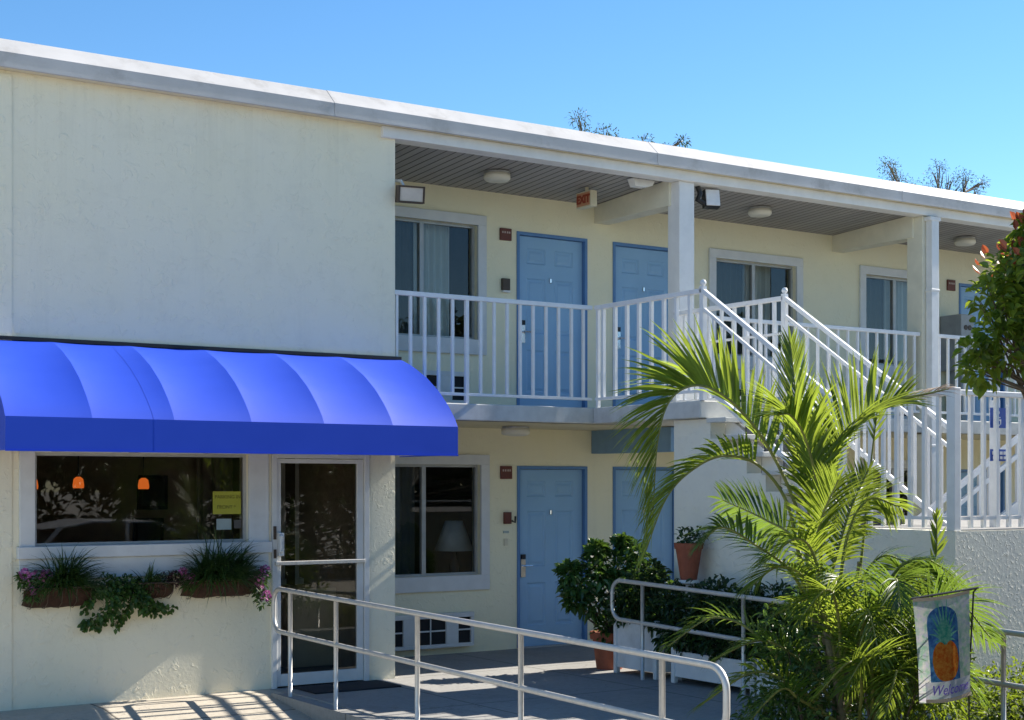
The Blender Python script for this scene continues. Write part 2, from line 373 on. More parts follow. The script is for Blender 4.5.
# roof + fascia
mb = MB(); mb.prism([(12.395,5.248),(12.395,5.35),(12.56,5.49),(12.7,5.50),(22,5.50),(22,5.248)], 'x', -3.2, 26); mb.build('roof', M['roof'], bld)
mb = MB()
xs = [-3.2, .2, 3.2, 6.25, 9.3, 10.05, 10.75, 13.8, 16.9, 20, 23, 26]
for i in range(len(xs)-1):
    o = .003 if i % 2 else 0
    a, b = xs[i]+(0 if i % 2 else .002), xs[i+1]-(0 if i % 2 else .002)
    mb.prism([(12.37-o,5.231),(12.365-o,5.347),(12.53,5.496+o),(12.555,5.502+o),(12.393,5.345),(12.393,5.231)], 'x', a, b)
    mb.prism([(12.357-o,5.224),(12.357-o,5.243),(12.391,5.243),(12.391,5.224)], 'x', a, b)
mb.build('fascia', M['fascia'], bld)
mb = MB(); mb.box(-3.2, 26, 12.394, F+.1, 5.232, 5.24); mb.build('eave_underside', M['soffit'], bld)
mb = MB(); mb.box(6.80, 26, 12.45, 12.64, 5.125, 5.23); mb.build('edge_beam', M['white'], bld, bevel=.006)
mb = MB(); mb.quad((6.955,12.64,5.165),(6.955,14.0,5.088),(26,14.0,5.088),(26,12.64,5.165)); mb.build('walkway_ceiling', M['boards'], bld)
mb = MB(); mb.quad((26,14,-.25),(26,22,-.25),(26,22,5.3),(26,14,5.3)); mb.quad((-3,22,-.25),(-3,22,5.3),(26,22,5.3),(26,22,-.25)); mb.quad((-3,12.5,-.25),(-3,12.5,5.3),(-3,22,5.3),(-3,22,-.25)); mb.build('outer_wall', M['inner'], bld)
# cross beams and columns
for i, x in enumerate((10.40, 14.26, 18.1, 22.0)):
    mb = MB(); mb.prism([(12.64,4.875),(12.64,5.16),(14.0,5.085),(14.0,4.875)], 'x', x+.03, x+.24)
    mb.build('cross_beam', M['beam'], bld, recalc=True, bevel=.006)
mb = MB(); mb.box(10.46, 10.67, 12.5, 12.70, 2.64, 5.125); mb.build('column', M['white'], bld, bevel=.008)
for x in (14.31, 18.1, 22.0):
    mb = MB(); mb.box(x, x+.24, 12.5, 12.75, 2.64, 5.125); mb.box(x, x+.24, 12.5, 12.75, -.05, 2.46); mb.build('column', M['beam'], bld, bevel=.008)
mb = MB(); mb.box(14.36, 14.49, 12.40, 12.494, .05, 5.10); mb.box(14.33, 14.52, 12.395, 12.497, 5.06, 5.11)
for z in (.8, 2.3, 4.2): mb.box(14.35, 14.50, 12.394, 12.498, z, z+.03)
mb.build('downspout', M['white'], bld, bevel=.006)
# upper floor slab
mb = MB(); mb.box(6.957, 26, 12.5, 14.0, 2.475, 2.64); mb.build('balcony_floor', M['slab'], bld, bevel=.01)
mb = MB(); mb.quad((6.957,12.56,2.470),(6.957,14.0,2.466),(26,14.0,2.466),(26,12.56,2.470)); mb.build('balcony_soffit', M['soffit'], bld)
mb = MB(); mb.box(9.30, 10.42, 10.81, 12.497, 2.475, 2.64); mb.build('landing_floor', M['slab'], bld, bevel=.01)
mb = MB(); mb.box(10.38, 10.56, 12.55, 13.99, 2.20, 2.468); mb.build('blue_beam', M['blue_beam'], bld, bevel=.005)

def door(x0, x1, z0, z1, room='plain', cyl=True):
    y = Wy+.045; fw = .035
    mb = MB(); mb.box(x0+.001, x0+fw, Wy-.012, Wy+.16, z0, z1-.001); mb.box(x1-fw, x1-.001, Wy-.012, Wy+.16, z0, z1-.001); mb.box(x0+fw, x1-fw, Wy-.012, Wy+.16, z1-fw, z1-.001)
    fr = mb.build('door_frame', M['door_frame'], bld)
    a, b, c, d = x0+fw+.004, x1-fw-.004, z0+.012, z1-fw-.004
    wd = b-a; holes = []
    pw = wd*.29; xl = (a+wd*.14, a+wd*.14+pw); xr = (b-wd*.14-pw, b-wd*.14); h = d-c
    for zz in ((c+h*.115, c+h*.36), (c+h*.45, c+h*.765), (c+h*.845, c+h*.935)):
        holes += [(xl[0], xl[1])+zz, (xr[0], xr[1])+zz]
    mb = MB(); mb.box(a, b, y+.02, y+.05, c, d)
    xs = sorted({a, b, xl[0], xl[1], xr[0], xr[1]}); zs = sorted({c, d, *[q[2] for q in holes], *[q[3] for q in holes]})
    for i in range(len(xs)-1):
        for j in range(len(zs)-1):
            cx = (xs[i]+xs[i+1])/2; cz = (zs[j]+zs[j+1])/2
            if any(q[0] < cx < q[1] and q[2] < cz < q[3] for q in holes): continue
            mb.quad((xs[i],y,zs[j]),(xs[i+1],y,zs[j]),(xs[i+1],y,zs[j+1]),(xs[i],y,zs[j+1]))
    for q in holes:
        rings = []
        for ins, dy in ((0, 0), (.016, .014), (.03, .014), (.055, .004)):
            rings.append([(q[0]+ins,y+dy,q[2]+ins),(q[1]-ins,y+dy,q[2]+ins),(q[1]-ins,y+dy,q[3]-ins),(q[0]+ins,y+dy,q[3]-ins)])
        for r1, r2 in zip(rings, rings[1:]):
            for k in range(4): mb.quad(r1[k], r1[(k+1) % 4], r2[(k+1) % 4], r2[k])
        mb.quad(*rings[-1])
    lf = mb.build('door', M['door'], bld)
    hx = a+.065
    mb = MB(); mb.box(hx-.03, hx+.03, y-.022, y-.002, z0+.80, z0+1.0); mb.tube([(hx,y-.02,z0+.925),(hx,y-.06,z0+.925),(hx+.10,y-.06,z0+.922)], .010, 8)
    mb.build('handle', M['chrome'], lf)
    mb = MB(); mb.box(hx-.026, hx+.026, y-.03, y-.002, z0+1.005, z0+1.055); mb.build('lock', M['black'], lf)
    mb = MB(); mb.lathe([(.012,0),(.015,.004),(.015,.05),(.008,.055)], ((a+b)/2, y-.012, z0+1.50), 10); mb.build('door_knocker', M['chrome'], lf)
    mb = MB(); mb.box(x0, x1, Wy-.02, Wy+.05, z0, z0+.010); mb.build('threshold', M['alu_frame'], bld)
for dd in (D1, D2, E1, E2, E4, D4): door(*dd)

def curtain(mb, x0, x1, y, z0, z1, amp=.02, per=.075):
    n = max(8, int((x1-x0)/.012)); vs = []; fs = []
    for i in range(n+1):
        x = x0+(x1-x0)*i/n; yy = y+amp*math.sin(x/per*2*math.pi)+amp*.5*math.sin(x/per*3.1+1)
        vs += [(x,yy,z0),(x,yy,z1)]
    for i in range(n): fs.append((2*i, 2*i+2, 2*i+3, 2*i+1))
    mb.add(vs, fs)
def window(h, mull, trim=.11, left='screen', right='curtain', room=True, sill=.165):
    x0, x1, z0, z1 = h; y = Wy
    mb = MB(); mb.box(x0-trim, x1+trim, y-.03, y, z1, z1+trim); mb.box(x0-trim, x0, y-.03, y, z0, z1); mb.box(x1, x1+trim, y-.03, y, z0, z1)
    mb.box(x0-trim, x1+trim, y-.034, y, z0-sill, z0)
    wn = mb.build('window', M['trim'], bld, bevel=.004)
    f = .028; yy = y+.05
    mb = MB(); mb.box(x0, x0+f, yy, yy+.05, z0, z1); mb.box(x1-f, x1, yy, yy+.05, z0, z1); mb.box(x0+f, x1-f, yy, yy+.05, z0, z0+f); mb.box(x0+f, x1-f, yy, yy+.05, z1-f, z1)
    mb.box(mull-.025, mull+.025, yy-.005, yy+.045, z0+f, z1-f); mb.build('frame', M['alu_frame'], wn)
    mb = MB(); mb.quad((x0+f,yy+.025,z0+f),(mull-.025,yy+.025,z0+f),(mull-.025,yy+.025,z1-f),(x0+f,yy+.025,z1-f)); mb.build('pane', M['glass'], wn)
    mb = MB(); mb.quad((mull+.025,yy+.03,z0+f),(x1-f,yy+.03,z0+f),(x1-f,yy+.03,z1-f),(mull+.025,yy+.03,z1-f)); mb.build('pane', M['glass'], wn)
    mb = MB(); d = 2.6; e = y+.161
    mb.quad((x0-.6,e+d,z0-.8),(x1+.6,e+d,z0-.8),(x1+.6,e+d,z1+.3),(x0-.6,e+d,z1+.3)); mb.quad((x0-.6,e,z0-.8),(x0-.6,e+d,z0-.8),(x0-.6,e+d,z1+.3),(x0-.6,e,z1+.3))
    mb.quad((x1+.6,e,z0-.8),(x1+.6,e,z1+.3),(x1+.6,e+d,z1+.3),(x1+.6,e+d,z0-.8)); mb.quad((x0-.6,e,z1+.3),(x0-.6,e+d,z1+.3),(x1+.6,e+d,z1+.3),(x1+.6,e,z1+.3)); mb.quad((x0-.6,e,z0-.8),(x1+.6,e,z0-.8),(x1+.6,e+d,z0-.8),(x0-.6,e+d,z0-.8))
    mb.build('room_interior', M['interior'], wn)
    if left:
        mb = MB(); curtain(mb, x0+.01, mull, y+.26, z0-.1, z1+.1, .012, .09); mb.build('blind', M[left], wn)
    if right:
        if right == 'full': a, b = mull, x1+.03
        elif right == 'part': a, b = mull, mull+.10
        else: a, b = mull, x1-.20
        mb = MB(); curtain(mb, a, b, y+.24, z0-.1, z1+.1, .02, .085); mb.build('curtain', M['curtain'], wn)
    return wn
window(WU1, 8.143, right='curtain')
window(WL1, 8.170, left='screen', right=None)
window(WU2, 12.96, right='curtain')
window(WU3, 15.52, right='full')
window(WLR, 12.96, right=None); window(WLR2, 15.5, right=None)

# lobby window: trim, apron, pane, interior
x0, x1, z0, z1 = LW
mb = MB(); mb.box(3.43, x0, F-.035, F, z0-.06, 2.2); mb.box(x1, 5.64, F-.035, F, z0-.06, 2.2); mb.box(x0, x1, F-.035, F, z1, 2.2)
lw = mb.build('window', M['trim'], bld, bevel=.004); lw['label'] = 'wide dark shopfront window of the lobby'
mb = MB(); mb.box(3.41, 5.66, F-.065, F, 1.235, 1.335); mb.build('sill', M['trim'], lw, bevel=.005)
mb = MB(); mb.box(3.43, 5.64, F-.03, F, 1.06, 1.233); mb.build('apron', M['trim'], lw, bevel=.004)
mb = MB(); f = .03; mb.box(x0, x0+f, F+.03, F+.07, z0, z1); mb.box(x1-f, x1, F+.03, F+.07, z0, z1); mb.box(x0+f, x1-f, F+.03, F+.07, z1-f, z1); mb.box(x0+f, x1-f, F+.03, F+.07, z0, z0+f); mb.build('frame', M['alu_frame'], lw)
mb = MB(); mb.quad((x0+f,F+.05,z0+f),(x1-f,F+.05,z0+f),(x1-f,F+.05,z1-f),(x0+f,F+.05,z1-f)); mb.build('pane', M['glass_lobby'], lw)
mb = MB(); a, b, e, d = 2.6, 6.95, F+.181, 17.0
mb.quad((a,d,0),(b,d,0),(b,d,2.45),(a,d,2.45)); mb.quad((a,e,0),(a,d,0),(a,d,2.45),(a,e,2.45)); mb.quad((b,e,0),(b,e,2.45),(b,d,2.45),(b,d,0)); mb.quad((a,e,2.45),(a,d,2.45),(b,d,2.45),(b,e,2.45))
mb.build('lobby_interior', M['lobby_in'], bld)
mb = MB(); mb.quad((a,e,.004),(b,e,.004),(b,d,.004),(a,d,.004)); mb.build('lobby_floor', M['interior_floor'], bld)
mb = MB(); curtain(mb, 5.25, 5.6, 13.2, .9, 2.2, .02, .1); mb.build('lobby_blind', M['interior'], bld)
# lobby glass door
x0, x1, z0, z1 = LD
mb = MB(); mb.box(x0, x0+.05, F-.03, F+.1, z0, z1); mb.box(x1-.05, x1, F-.03, F+.1, z0, z1); mb.box(x0+.05, x1-.05, F-.03, F+.1, z1-.045, z1)
mb.build('door_frame', M['trim'], bld, bevel=.004)
a, b = x0+.054, x1-.054
mb = MB(); mb.box(a, a+.04, F-.01, F+.035, .015, z1-.05); mb.box(b-.065, b, F-.01, F+.035, .015, z1-.05); mb.box(a+.04, b-.065, F-.01, F+.035, .015, .125); mb.box(a+.04, b-.065, F-.01, F+.035, z1-.09, z1-.05)
gd = mb.build('glass_door', M['trim'], bld, bevel=.003)
mb = MB(); mb.quad((a+.04,F+.012,.125),(b-.065,F+.012,.125),(b-.065,F+.012,z1-.09),(a+.04,F+.012,z1-.09)); mb.build('pane', M['glass_lobby'], gd)
mb = MB(); mb.box(a-.03, b-.0, F-.05, F-.015, 1.115, 1.150); mb.build('push_bar', M['alu'], gd, bevel=.005)
mb = MB(); mb.tube([(a+.005,F-.012,1.23),(a+.012,F-.07,1.24),(a+.014,F-.075,1.38),(a+.005,F-.012,1.40)], .018, 8); mb.box(a-.005, a+.05, F-.06, F-.011, 1.20, 1.41); mb.build('pull_handle', M['white'], gd, bevel=.012)
mb = MB(); mb.box(a-.045, a-.02, F-.045, F-.031, 1.35, 1.47); mb.box(a-.042, a-.02, F-.045, F-.031, 1.18, 1.26); mb.build('door_lock', M['bronze'], bld)
# things seen inside the lobby through the glass door
mb = MB(); mb.box(6.60, 6.86, 14.4, 14.7, .85, 2.3); mb.box(6.56, 6.9, 14.37, 14.73, .80, .86); lp = mb.build('cabinet', M['shade'], None, (6.7,14.5,0)); tag(lp, 'tall pale panel seen inside the lobby through the glass door', 'cabinet')
mb = MB(); mb.box(6.4, 6.94, 13.7, 16.5, .01, .8); tag(mb.build('reception_counter', M['soffit'], None, (6.7,15,0), bevel=.01), 'low tan counter inside the lobby behind the glass door', 'counter')
for i, (xx, zz) in enumerate(((6.2, 1.75), (6.15, 1.25))):
    pc = thing('wall_picture', ['upper dark framed picture inside the lobby beyond the glass door', 'lower dark framed picture inside the lobby beyond the glass door'][i], 'picture', (xx,16.98,zz), 'pictures on the lobby wall')
    MB().box(xx-.18, xx+.18, 16.95, 16.99, zz-.2, zz+.2).build('frame', M['black'], pc); MB().box(xx-.14, xx+.14, 16.945, 16.95, zz-.16, zz+.16).build('canvas', M['screen'], pc)
# pendant lamps
for i, (px_, pz) in enumerate(((4.08, 1.80), (4.52, 1.81), (5.17, 1.80))):
    y_ = 14.4
    p = thing('pendant_lamp', ['leftmost of three small orange pendant lamps inside the lobby window', 'middle one of three small orange pendant lamps inside the lobby window', 'rightmost of three small orange pendant lamps inside the lobby window, nearest the notice'][i], 'pendant lamp', (px_,y_,2.45), 'orange pendant lamps in the lobby')
    MB().lathe([(.05,0),(.055,.03),(.045,.09),(.02,.11)], (px_,y_,pz), 14).build('lamp_shade', M['pendant'], p, smooth=True)
    MB().tube([(px_,y_,pz+.1),(px_,y_,2.45)], .005, 6).build('cord', M['black'], p)
# notices in window
n = thing('paper_notice', 'yellow paper notice with faint lettering taped inside lobby window', 'notice', (5.27,F+.04,1.68))
MB().box(5.135, 5.40, F+.038, F+.041, 1.583, 1.785).build('sheet', M['paper'], n)
text_mesh('PARKING IN', .045, n, M['ink'], Matrix.Translation((5.275,F+.036,1.735)) @ FACE_Y)
text_mesh('FRONT *', .045, n, M['ink'], Matrix.Translation((5.262,F+.036,1.645)) @ FACE_Y)
tag(MB().box(5.17, 5.31, F+.038, F+.041, 1.445, 1.542).build('card_notice', M['card'], None, (5.24,F+.04,1.5)), 'small pale blue card stuck in lobby window under the yellow notice', 'notice')
tag(MB().box(5.335, 5.405, F+.038, F+.041, 1.455, 1.53).build('card_notice', M['interior_floor'], None, (5.37,F+.04,1.5)), 'small dull grey card beside the pale blue card in lobby window', 'notice')

# ------------------------------------------------------------------ awning
aw = thing('awning', 'bright blue barrel awning with scalloped bays over lobby window and door', 'awning', (5.0,12.5,2.1))
prof = [(12.496,3.035),(12.40,3.012),(12.198,2.935),(11.967,2.825),(11.742,2.683),(11.566,2.53),(11.475,2.43),(11.43,2.36)]
# resample the profile
def resample(pr, n):
    L = [0]
    for p, q in zip(pr, pr[1:]): L.append(L[-1]+math.dist(p, q))
    out = []
    for i in range(n+1):
        s = L[-1]*i/n; k = max(j for j in range(len(L)) if L[j] <= s+1e-9); k = min(k, len(pr)-2)
        t = (s-L[k])/(L[k+1]-L[k]); out.append((pr[k][0]+(pr[k+1][0]-pr[k][0])*t, pr[k][1]+(pr[k+1][1]-pr[k][1])*t))
    return out
pr = resample(prof, 16); nb = 6; per = 12; X0, X1 = 3.036, 7.0
vsx = []; NX = nb*per
for i in range(NX+1):
    x = X0+(X1-X0)*i/NX; u = (i % per)/per; sag = math.sin(math.pi*u)**.8 if 0 < u < 1 else 0
    row = []
    for j, (yy, zz) in enumerate(pr):
        a = pr[max(j-1, 0)]; b = pr[min(j+1, len(pr)-1)]; ty, tz = b[0]-a[0], b[1]-a[1]; L = math.hypot(ty, tz); ny, nz = -tz/L, ty/L   # inward
        if nz > 0: ny, nz = -ny, -nz
        k = .040*sag*math.sin(math.pi*min(1, j/len(pr)*1.0+.02))**.7
        row.append((x, yy-ny*0+abs(ny)*k, zz+nz*k))
    vsx.append(row)
mb = MB(); nr = len(pr); mb.add([p for r in vsx for p in r], [(i*nr+j, i*nr+j+1, (i+1)*nr+j+1, (i+1)*nr+j) for i in range(NX) for j in range(nr-1)])
cv = mb.build('canopy', M['awning'], aw, smooth=True)
me = cv.data
for p in me.polygons: p.use_smooth = True
# keep the rib creases sharp
cr = {i*per for i in range(nb+1)}
at = me.attributes.new('sharp_edge', 'BOOLEAN', 'EDGE')
for e in me.edges:
    i0, i1 = e.vertices[0]//nr, e.vertices[1]//nr
    if i0 == i1 and i0 in cr: at.data[e.index].value = True
mb = MB(); mb.quad((X0,11.428,2.106),(X1,11.428,2.106),(X1,11.428,2.362),(X0,11.428,2.362)); mb.build('valance', M['awning'], aw)
for x in (4.192,):
    mb = MB(); mb.box(x-.002, x+.002, 11.4274, 11.4279, 2.112, 2.36); mb.build('seam', M['awning'], aw)
row = vsx[21]; mb = MB()
for p, q in zip(row[1:], row[2:]): mb.quad((p[0]-.002,p[1]-.001,p[2]+.0012),(q[0]-.002,q[1]-.001,q[2]+.0012),(q[0]+.002,q[1]-.001,q[2]+.0012),(p[0]+.002,p[1]-.001,p[2]+.0012))
mb.build('seam', M['awning'], aw)
mb = MB(); mb.box(X0, X1, 11.420, 11.429, 2.100, 2.110); mb.build('hem', M['awning'], aw)
for x in (X0, X1):
    mb = MB(); pl = [(12.496,2.106),(11.428,2.106)]+[p for p in reversed(pr)]
    mb.add([(x, p[0], p[1]) for p in pl], [tuple(range(len(pl)))]); mb.build('end_panel', M['awning'], aw)
mb = MB(); mb.box(X0-.01, X1+.01, 12.47, 12.498, 3.03, 3.06); mb.build('head_rail', M['black'], aw)
mb = MB()
for i in range(nb+1):
    x = X0+(X1-X0)*i/nb; x = min(max(x, X0+.02), X1-.02); mb.tube([(x, p[0]+.012, p[1]-.014) for p in pr[1:]]+[(x, 11.445, 2.12)], .011, 6)
    mb.tube([(x,11.445,2.125),(x,12.49,2.125)], .011, 6)
mb.build('frame', M['alu'], aw)

# ------------------------------------------------------------------ air conditioners
def ac(x0, x1, z0, z1, label):
    a = thing('air_conditioner', label, 'air conditioner', ((x0+x1)/2,Wy,z0), 'through wall air conditioners')
    y = Wy-.09
    mb = MB(); mb.box(x0, x1, y+.03, Wy-.001, z0, z1); mb.box(x0, x1, y, y+.03, z0, z0+.04); mb.box(x0, x1, y, y+.03, z1-.05, z1); mb.box(x0, x0+.04, y, y+.03, z0+.04, z1-.05); mb.box(x1-.04, x1, y, y+.03, z0+.04, z1-.05)
    wd = x1-x0
    for u in (.16, .24, .70, .80): pass
    mb.box(x0+wd*.20, x0+wd*.34, y+.002, y+.03, z0+.04, z1-.05); mb.box(x0+wd*.68, x0+wd*.82, y+.002, y+.03, z0+.04, z1-.05); mb.build('case', M['trim'], a, bevel=.004)
    MB().box(x0+.04, x1-.04, y+.026, y+.0295, z0+.04, z1-.05).build('grille', M['dark'], a)
    mb = MB(); zc = (z0+z1)/2; mb.box(x0+.04, x0+wd*.20, y+.006, y+.014, zc-.008, zc+.008); mb.box(x0+wd*.34, x0+wd*.68, y+.006, y+.014, zc-.008, zc+.008); mb.box(x0+wd*.82, x1-.04, y+.006, y+.014, zc-.008, zc+.008)
    mb.box(x0+wd*.5, x0+wd*.51, y+.004, y+.016, z0+.04, z1-.05); mb.build('bars', M['trim'], a)
ac(7.62, 8.73, .08, .45, 'white wall air conditioner on ground floor under the window with the lamp')
ac(7.55, 8.65, 2.72, 3.07, 'white wall air conditioner on upper walkway partly behind the awning')
ac(12.5, 13.5, 2.72, 3.07, 'white wall air conditioner under upper window behind the stair landing')
ac(15.0, 16.1, 2.72, 3.07, 'white wall air conditioner under upper window left of the wide column')

# wall plaques and small fixtures
def plaque(x, y, z, wd, h, label, kind='plaque'):
    p = thing('wall_plaque', label, 'plaque', (x,y,z), 'dark red room plaques')
    MB().box(x-wd/2, x+wd/2, y-.025, y, z-h/2, z+h/2).build('plate', M['plaque'], p, bevel=.004)
    mb = MB()
    for k, c in enumerate((-.3, -.1, .12, .3)): mb.box(x+wd*c-.009, x+wd*c+.009, y-.027, y-.0251, z+h*.08, z+h*.24)
    mb.build('lettering', M['maroon_text'], p)
plaque(9.197, Wy, 1.977, .15, .145, 'dark red plaque beside the ground floor blue door')
plaque(9.19, Wy, 4.634, .15, .135, 'dark red plaque on upper wall between curtained window and blue door')
plaque(16.59, Wy, 4.605, .16, .15, 'dark red plaque on upper wall right of the wide column')
v = thing('door_viewer_box', 'small brown intercom box beside the ground floor blue door', 'intercom', (9.22,Wy,1.46))
MB().box(9.165, 9.255, Wy-.04, Wy, 1.405, 1.535).build('case', M['plaque'], v, bevel=.005); MB().tube([(9.25,Wy-.045,1.44),(9.285,Wy-.06,1.42),(9.29,Wy-.06,1.49)], .012, 6).build('lever', M['black'], v)
tag(MB().box(9.165, 9.235, Wy-.012, Wy, 1.30, 1.325).build('sticker', M['card'], None, (9.2,Wy,1.31)), 'tiny pale blue sticker under the brown intercom box', 'sticker')
tag(MB().box(9.172, 9.222, Wy-.012, Wy, 1.16, 1.24).build('switch_plate', M['exit_case'], None, (9.2,Wy,1.2), bevel=.004), 'small cream switch plate under the pale sticker by the lower door', 'switch')
v = thing('notice_box', 'small brown box with white card on upper wall left of blue door', 'notice box', (9.19,Wy,4.07))
MB().box(9.135, 9.235, Wy-.04, Wy, 4.01, 4.14).build('case', M['bronze'], v, bevel=.004); MB().box(9.14, 9.23, Wy-.05, Wy-.002, 3.985, 4.005).build('card', M['sign_white'], v)

# ceiling lights
def clight(x, y, z, label, r=.14):
    p = thing('ceiling_light', label, 'ceiling light', (x,y,z), 'round ceiling lights of the walkways')
    MB().lathe([(r*.95,-.02),(r*.95,0)], (x,y,z), 24).build('base', M['alu_frame'], p)
    MB().lathe([(r*.55,-.10),(r*.85,-.092),(r,-.07),(r,-.021)], (x,y,z), 24).build('cover', M['opal'], p, smooth=True)
clight(8.58, 13.22, 5.125, 'round white ceiling light on upper walkway ceiling left of exit sign')
clight(12.30, 13.22, 5.125, 'round white ceiling light on upper ceiling right of the first column')
clight(16.05, 13.30, 5.12, 'round white ceiling light on upper ceiling right of the wide column')
clight(8.9, 13.35, 2.462, 'round ceiling light under the upper floor above lower window', .155)
# exit sign
ex = thing('exit_sign', 'small cream exit sign with red letters hung from upper walkway ceiling', 'exit sign', (9.83,13.35,5.1))
MB().box(9.80, 9.89, 13.22, 13.49, 4.90, 5.075).build('case', M['exit_case'], ex, bevel=.006)
MB().tube([(9.845,13.35,5.07),(9.845,13.35,5.13)], .02, 8).build('mount', M['exit_case'], ex)
text_mesh('EXIT', .118, ex, M['exit_red'], Matrix.Translation((9.7965,13.355,4.985)) @ FACE_X, extrude=.002, offset=.007)
MB().box(9.7975, 9.7995, 13.235, 13.475, 4.915, 5.06).build('face_plate', M['exit_face'], ex)
# flood lights
f1 = thing('flood_light', 'square flood light with warm lens on the corner of lobby wall', 'flood light', (6.98,12.44,4.6), 'walkway flood lights')
Mx = Matrix.Translation((7.075,12.40,4.60)) @ Matrix.Rotation(R(-12), 4, 'Z') @ Matrix.Rotation(R(8), 4, 'X')
def obox(x0, x1, y0, y1, z0, z1, Mt, name, mat, par, bevel=.004):
    mb = MB(); mb.box(x0, x1, y0, y1, z0, z1); mb.v = [tuple(Mt @ Vector(p)) for p in mb.v]; return mb.build(name, mat, par, bevel=bevel)
mb = MB(); mb.box(-.13,.13,-.0,.09,-.08,.08); mb.box(-.13,.13,-.02,0,.066,.08); mb.box(-.13,.13,-.02,0,-.08,-.066); mb.box(-.13,-.116,-.02,0,-.066,.066); mb.box(.116,.13,-.02,0,-.066,.066); mb.v = [tuple(Mx @ Vector(p)) for p in mb.v]; mb.build('housing', M['bronze'], f1)
obox(-.115,.115,-.008,-.002,-.065,.065, Mx, 'lens', M['opal_dim'], f1)
MB().tube([(6.955,12.6,4.75),(7.02,12.5,4.74),(7.06,12.47,4.64)], .015, 8).build('bracket', M['alu'], f1)
f2 = thing('flood_light', 'white flood light on black bracket right of the first upper column', 'flood light', (10.7,12.6,5.1), 'walkway flood lights')
Mx = Matrix.Translation((11.0,12.60,5.0)) @ Matrix.Rotation(R(-18), 4, 'Z') @ Matrix.Rotation(R(-10), 4, 'X')
obox(-.09,.09,-.03,.06,-.10,.10, Mx, 'housing', M['black'], f2); obox(-.08,.08,-.05,-.031,-.09,.09, Mx, 'lens', M['sign_white'], f2)
MB().tube([(10.82,12.62,5.12),(10.84,12.6,5.04),(10.80,12.6,4.97),(10.9,12.62,4.95)], .03, 8).build('bracket', M['black'], f2, smooth=True)
tag(MB().prism([(9.98,5.135),(10.28,5.135),(10.25,5.08),(10.17,5.055),(10.02,5.055)], 'y', 12.70, 12.80).build('emergency_lamp', M['white'], None, (10.1,12.7,5.1), recalc=True), 'small white lamp fixed behind the edge beam left of first column', 'lamp')
# grey meter box
mt = thing('utility_box', 'grey metal box with dial standing on upper walkway by blue door', 'utility box', (16.45,13.75,2.64))
MB().box(16.36, 16.62, 13.62, 13.99, 3.40, 4.16).build('case', M['meter'], mt, bevel=.01)
mb = MB(); 
for xx in (16.45, 16.53): mb.lathe([(.035,0),(.035,.008)], (xx,0,0), 12); 
mb.v = [(p[0], 13.62-.001-p[2], 3.98+p[1]) for p in mb.v]; mb.build('dial', M['bronze'], mt)
MB().box(16.44, 16.54, 13.68, 13.95, 2.64, 3.40).build('stand', M['meter'], mt)

# table lamp in room
tl = thing('table_lamp', 'table lamp with pale shade seen inside the ground floor window', 'table lamp', (8.90,14.62,.70))
MB().lathe([(.225,0),(.10,.34)], (8.90,14.62,1.09), 28).build('lamp_shade', M['shade'], tl, smooth=True)
MB().lathe([(.09,0),(.10,.03),(.04,.08),(.07,.2),(.03,.33),(.012,.42)], (8.90,14.62,.70), 16).build('base', M['bronze'], tl, smooth=True)
MB().box(8.62, 9.15, 14.4, 14.9, .62, .70).box(8.66,8.70,14.44,14.48,.02,.62).box(9.08,9.12,14.44,14.48,.02,.62).box(8.66,8.70,14.82,14.86,.02,.62).box(9.08,9.12,14.82,14.86,.02,.62)
nsd = thing('nightstand', 'brown bedside table carrying the lamp inside the ground floor room', 'table', (8.88,14.65,.05))
MB().box(8.62, 9.15, 14.4, 14.9, .64, .70).build('top', M['bronze'], nsd)
for xx, yy in ((8.66,14.44),(9.08,14.44),(8.66,14.82),(9.08,14.82)): MB().box(xx, xx+.04, yy, yy+.04, .05, .64).build('leg', M['bronze'], nsd)
# floor mat
tag(MB().box(5.85, 6.72, 11.95, 12.42, .001, .016).build('door_mat', M['mat'], None, (6.3,12.2,0), bevel=.005), 'black door mat on concrete in front of lobby glass door', 'mat')

# ------------------------------------------------------------------ railings
def balusters(par, pts, z0, z1, w=.027, name='baluster', mat=None):
    mb = MB(); x, y = pts[0]; mb.box(x-w/2, x+w/2, y-w/2, y+w/2, z0, z1); o = mb.build(name, mat or M['rail_white'], par)
    for (a, b) in pts[1:]: clone(o, (a-x, b-y, 0))
yF = 12.535
rl = thing('balcony_railing', 'white picket railing on upper walkway between lobby corner and stair landing', 'railing', (8.1,yF,2.64), 'white balcony railings')
MB().box(6.957, 9.30, yF-.025, yF+.025, 3.655, 3.70).build('top_rail', M['rail_white'], rl, bevel=.005)
MB().box(6.957, 9.30, yF-.015, yF+.015, 2.715, 2.745).build('bottom_rail', M['rail_white'], rl, bevel=.004)
balusters(rl, [(x, yF) for x in (6.99,7.143,7.30,7.457,7.615,7.94,8.098,8.252,8.41,8.567,8.727,8.883,9.045,9.197)], 2.74, 3.66)
balusters(rl, [(7.777, yF)], 2.64, 3.66, .036, 'post')
def run_rail(xa, xb, label, px=None):
    r = thing('balcony_railing', label, 'railing', ((xa+xb)/2,yF,2.64), 'white balcony railings')
    MB().box(xa, xb, yF-.025, yF+.025, 3.655, 3.70).build('top_rail', M['rail_white'], r, bevel=.005)
    MB().box(xa, xb, yF-.015, yF+.015, 2.715, 2.745).build('bottom_rail', M['rail_white'], r, bevel=.004)
    n = int((xb-xa)/.158); balusters(r, [(xa+(xb-xa)*(i+.5)/n, yF) for i in range(n)], 2.74, 3.66); return r
run_rail(10.69, 14.28, 'white picket railing on upper walkway right of the stair landing')
run_rail(14.57, 18.08, 'white picket railing on upper walkway beyond the wide column')
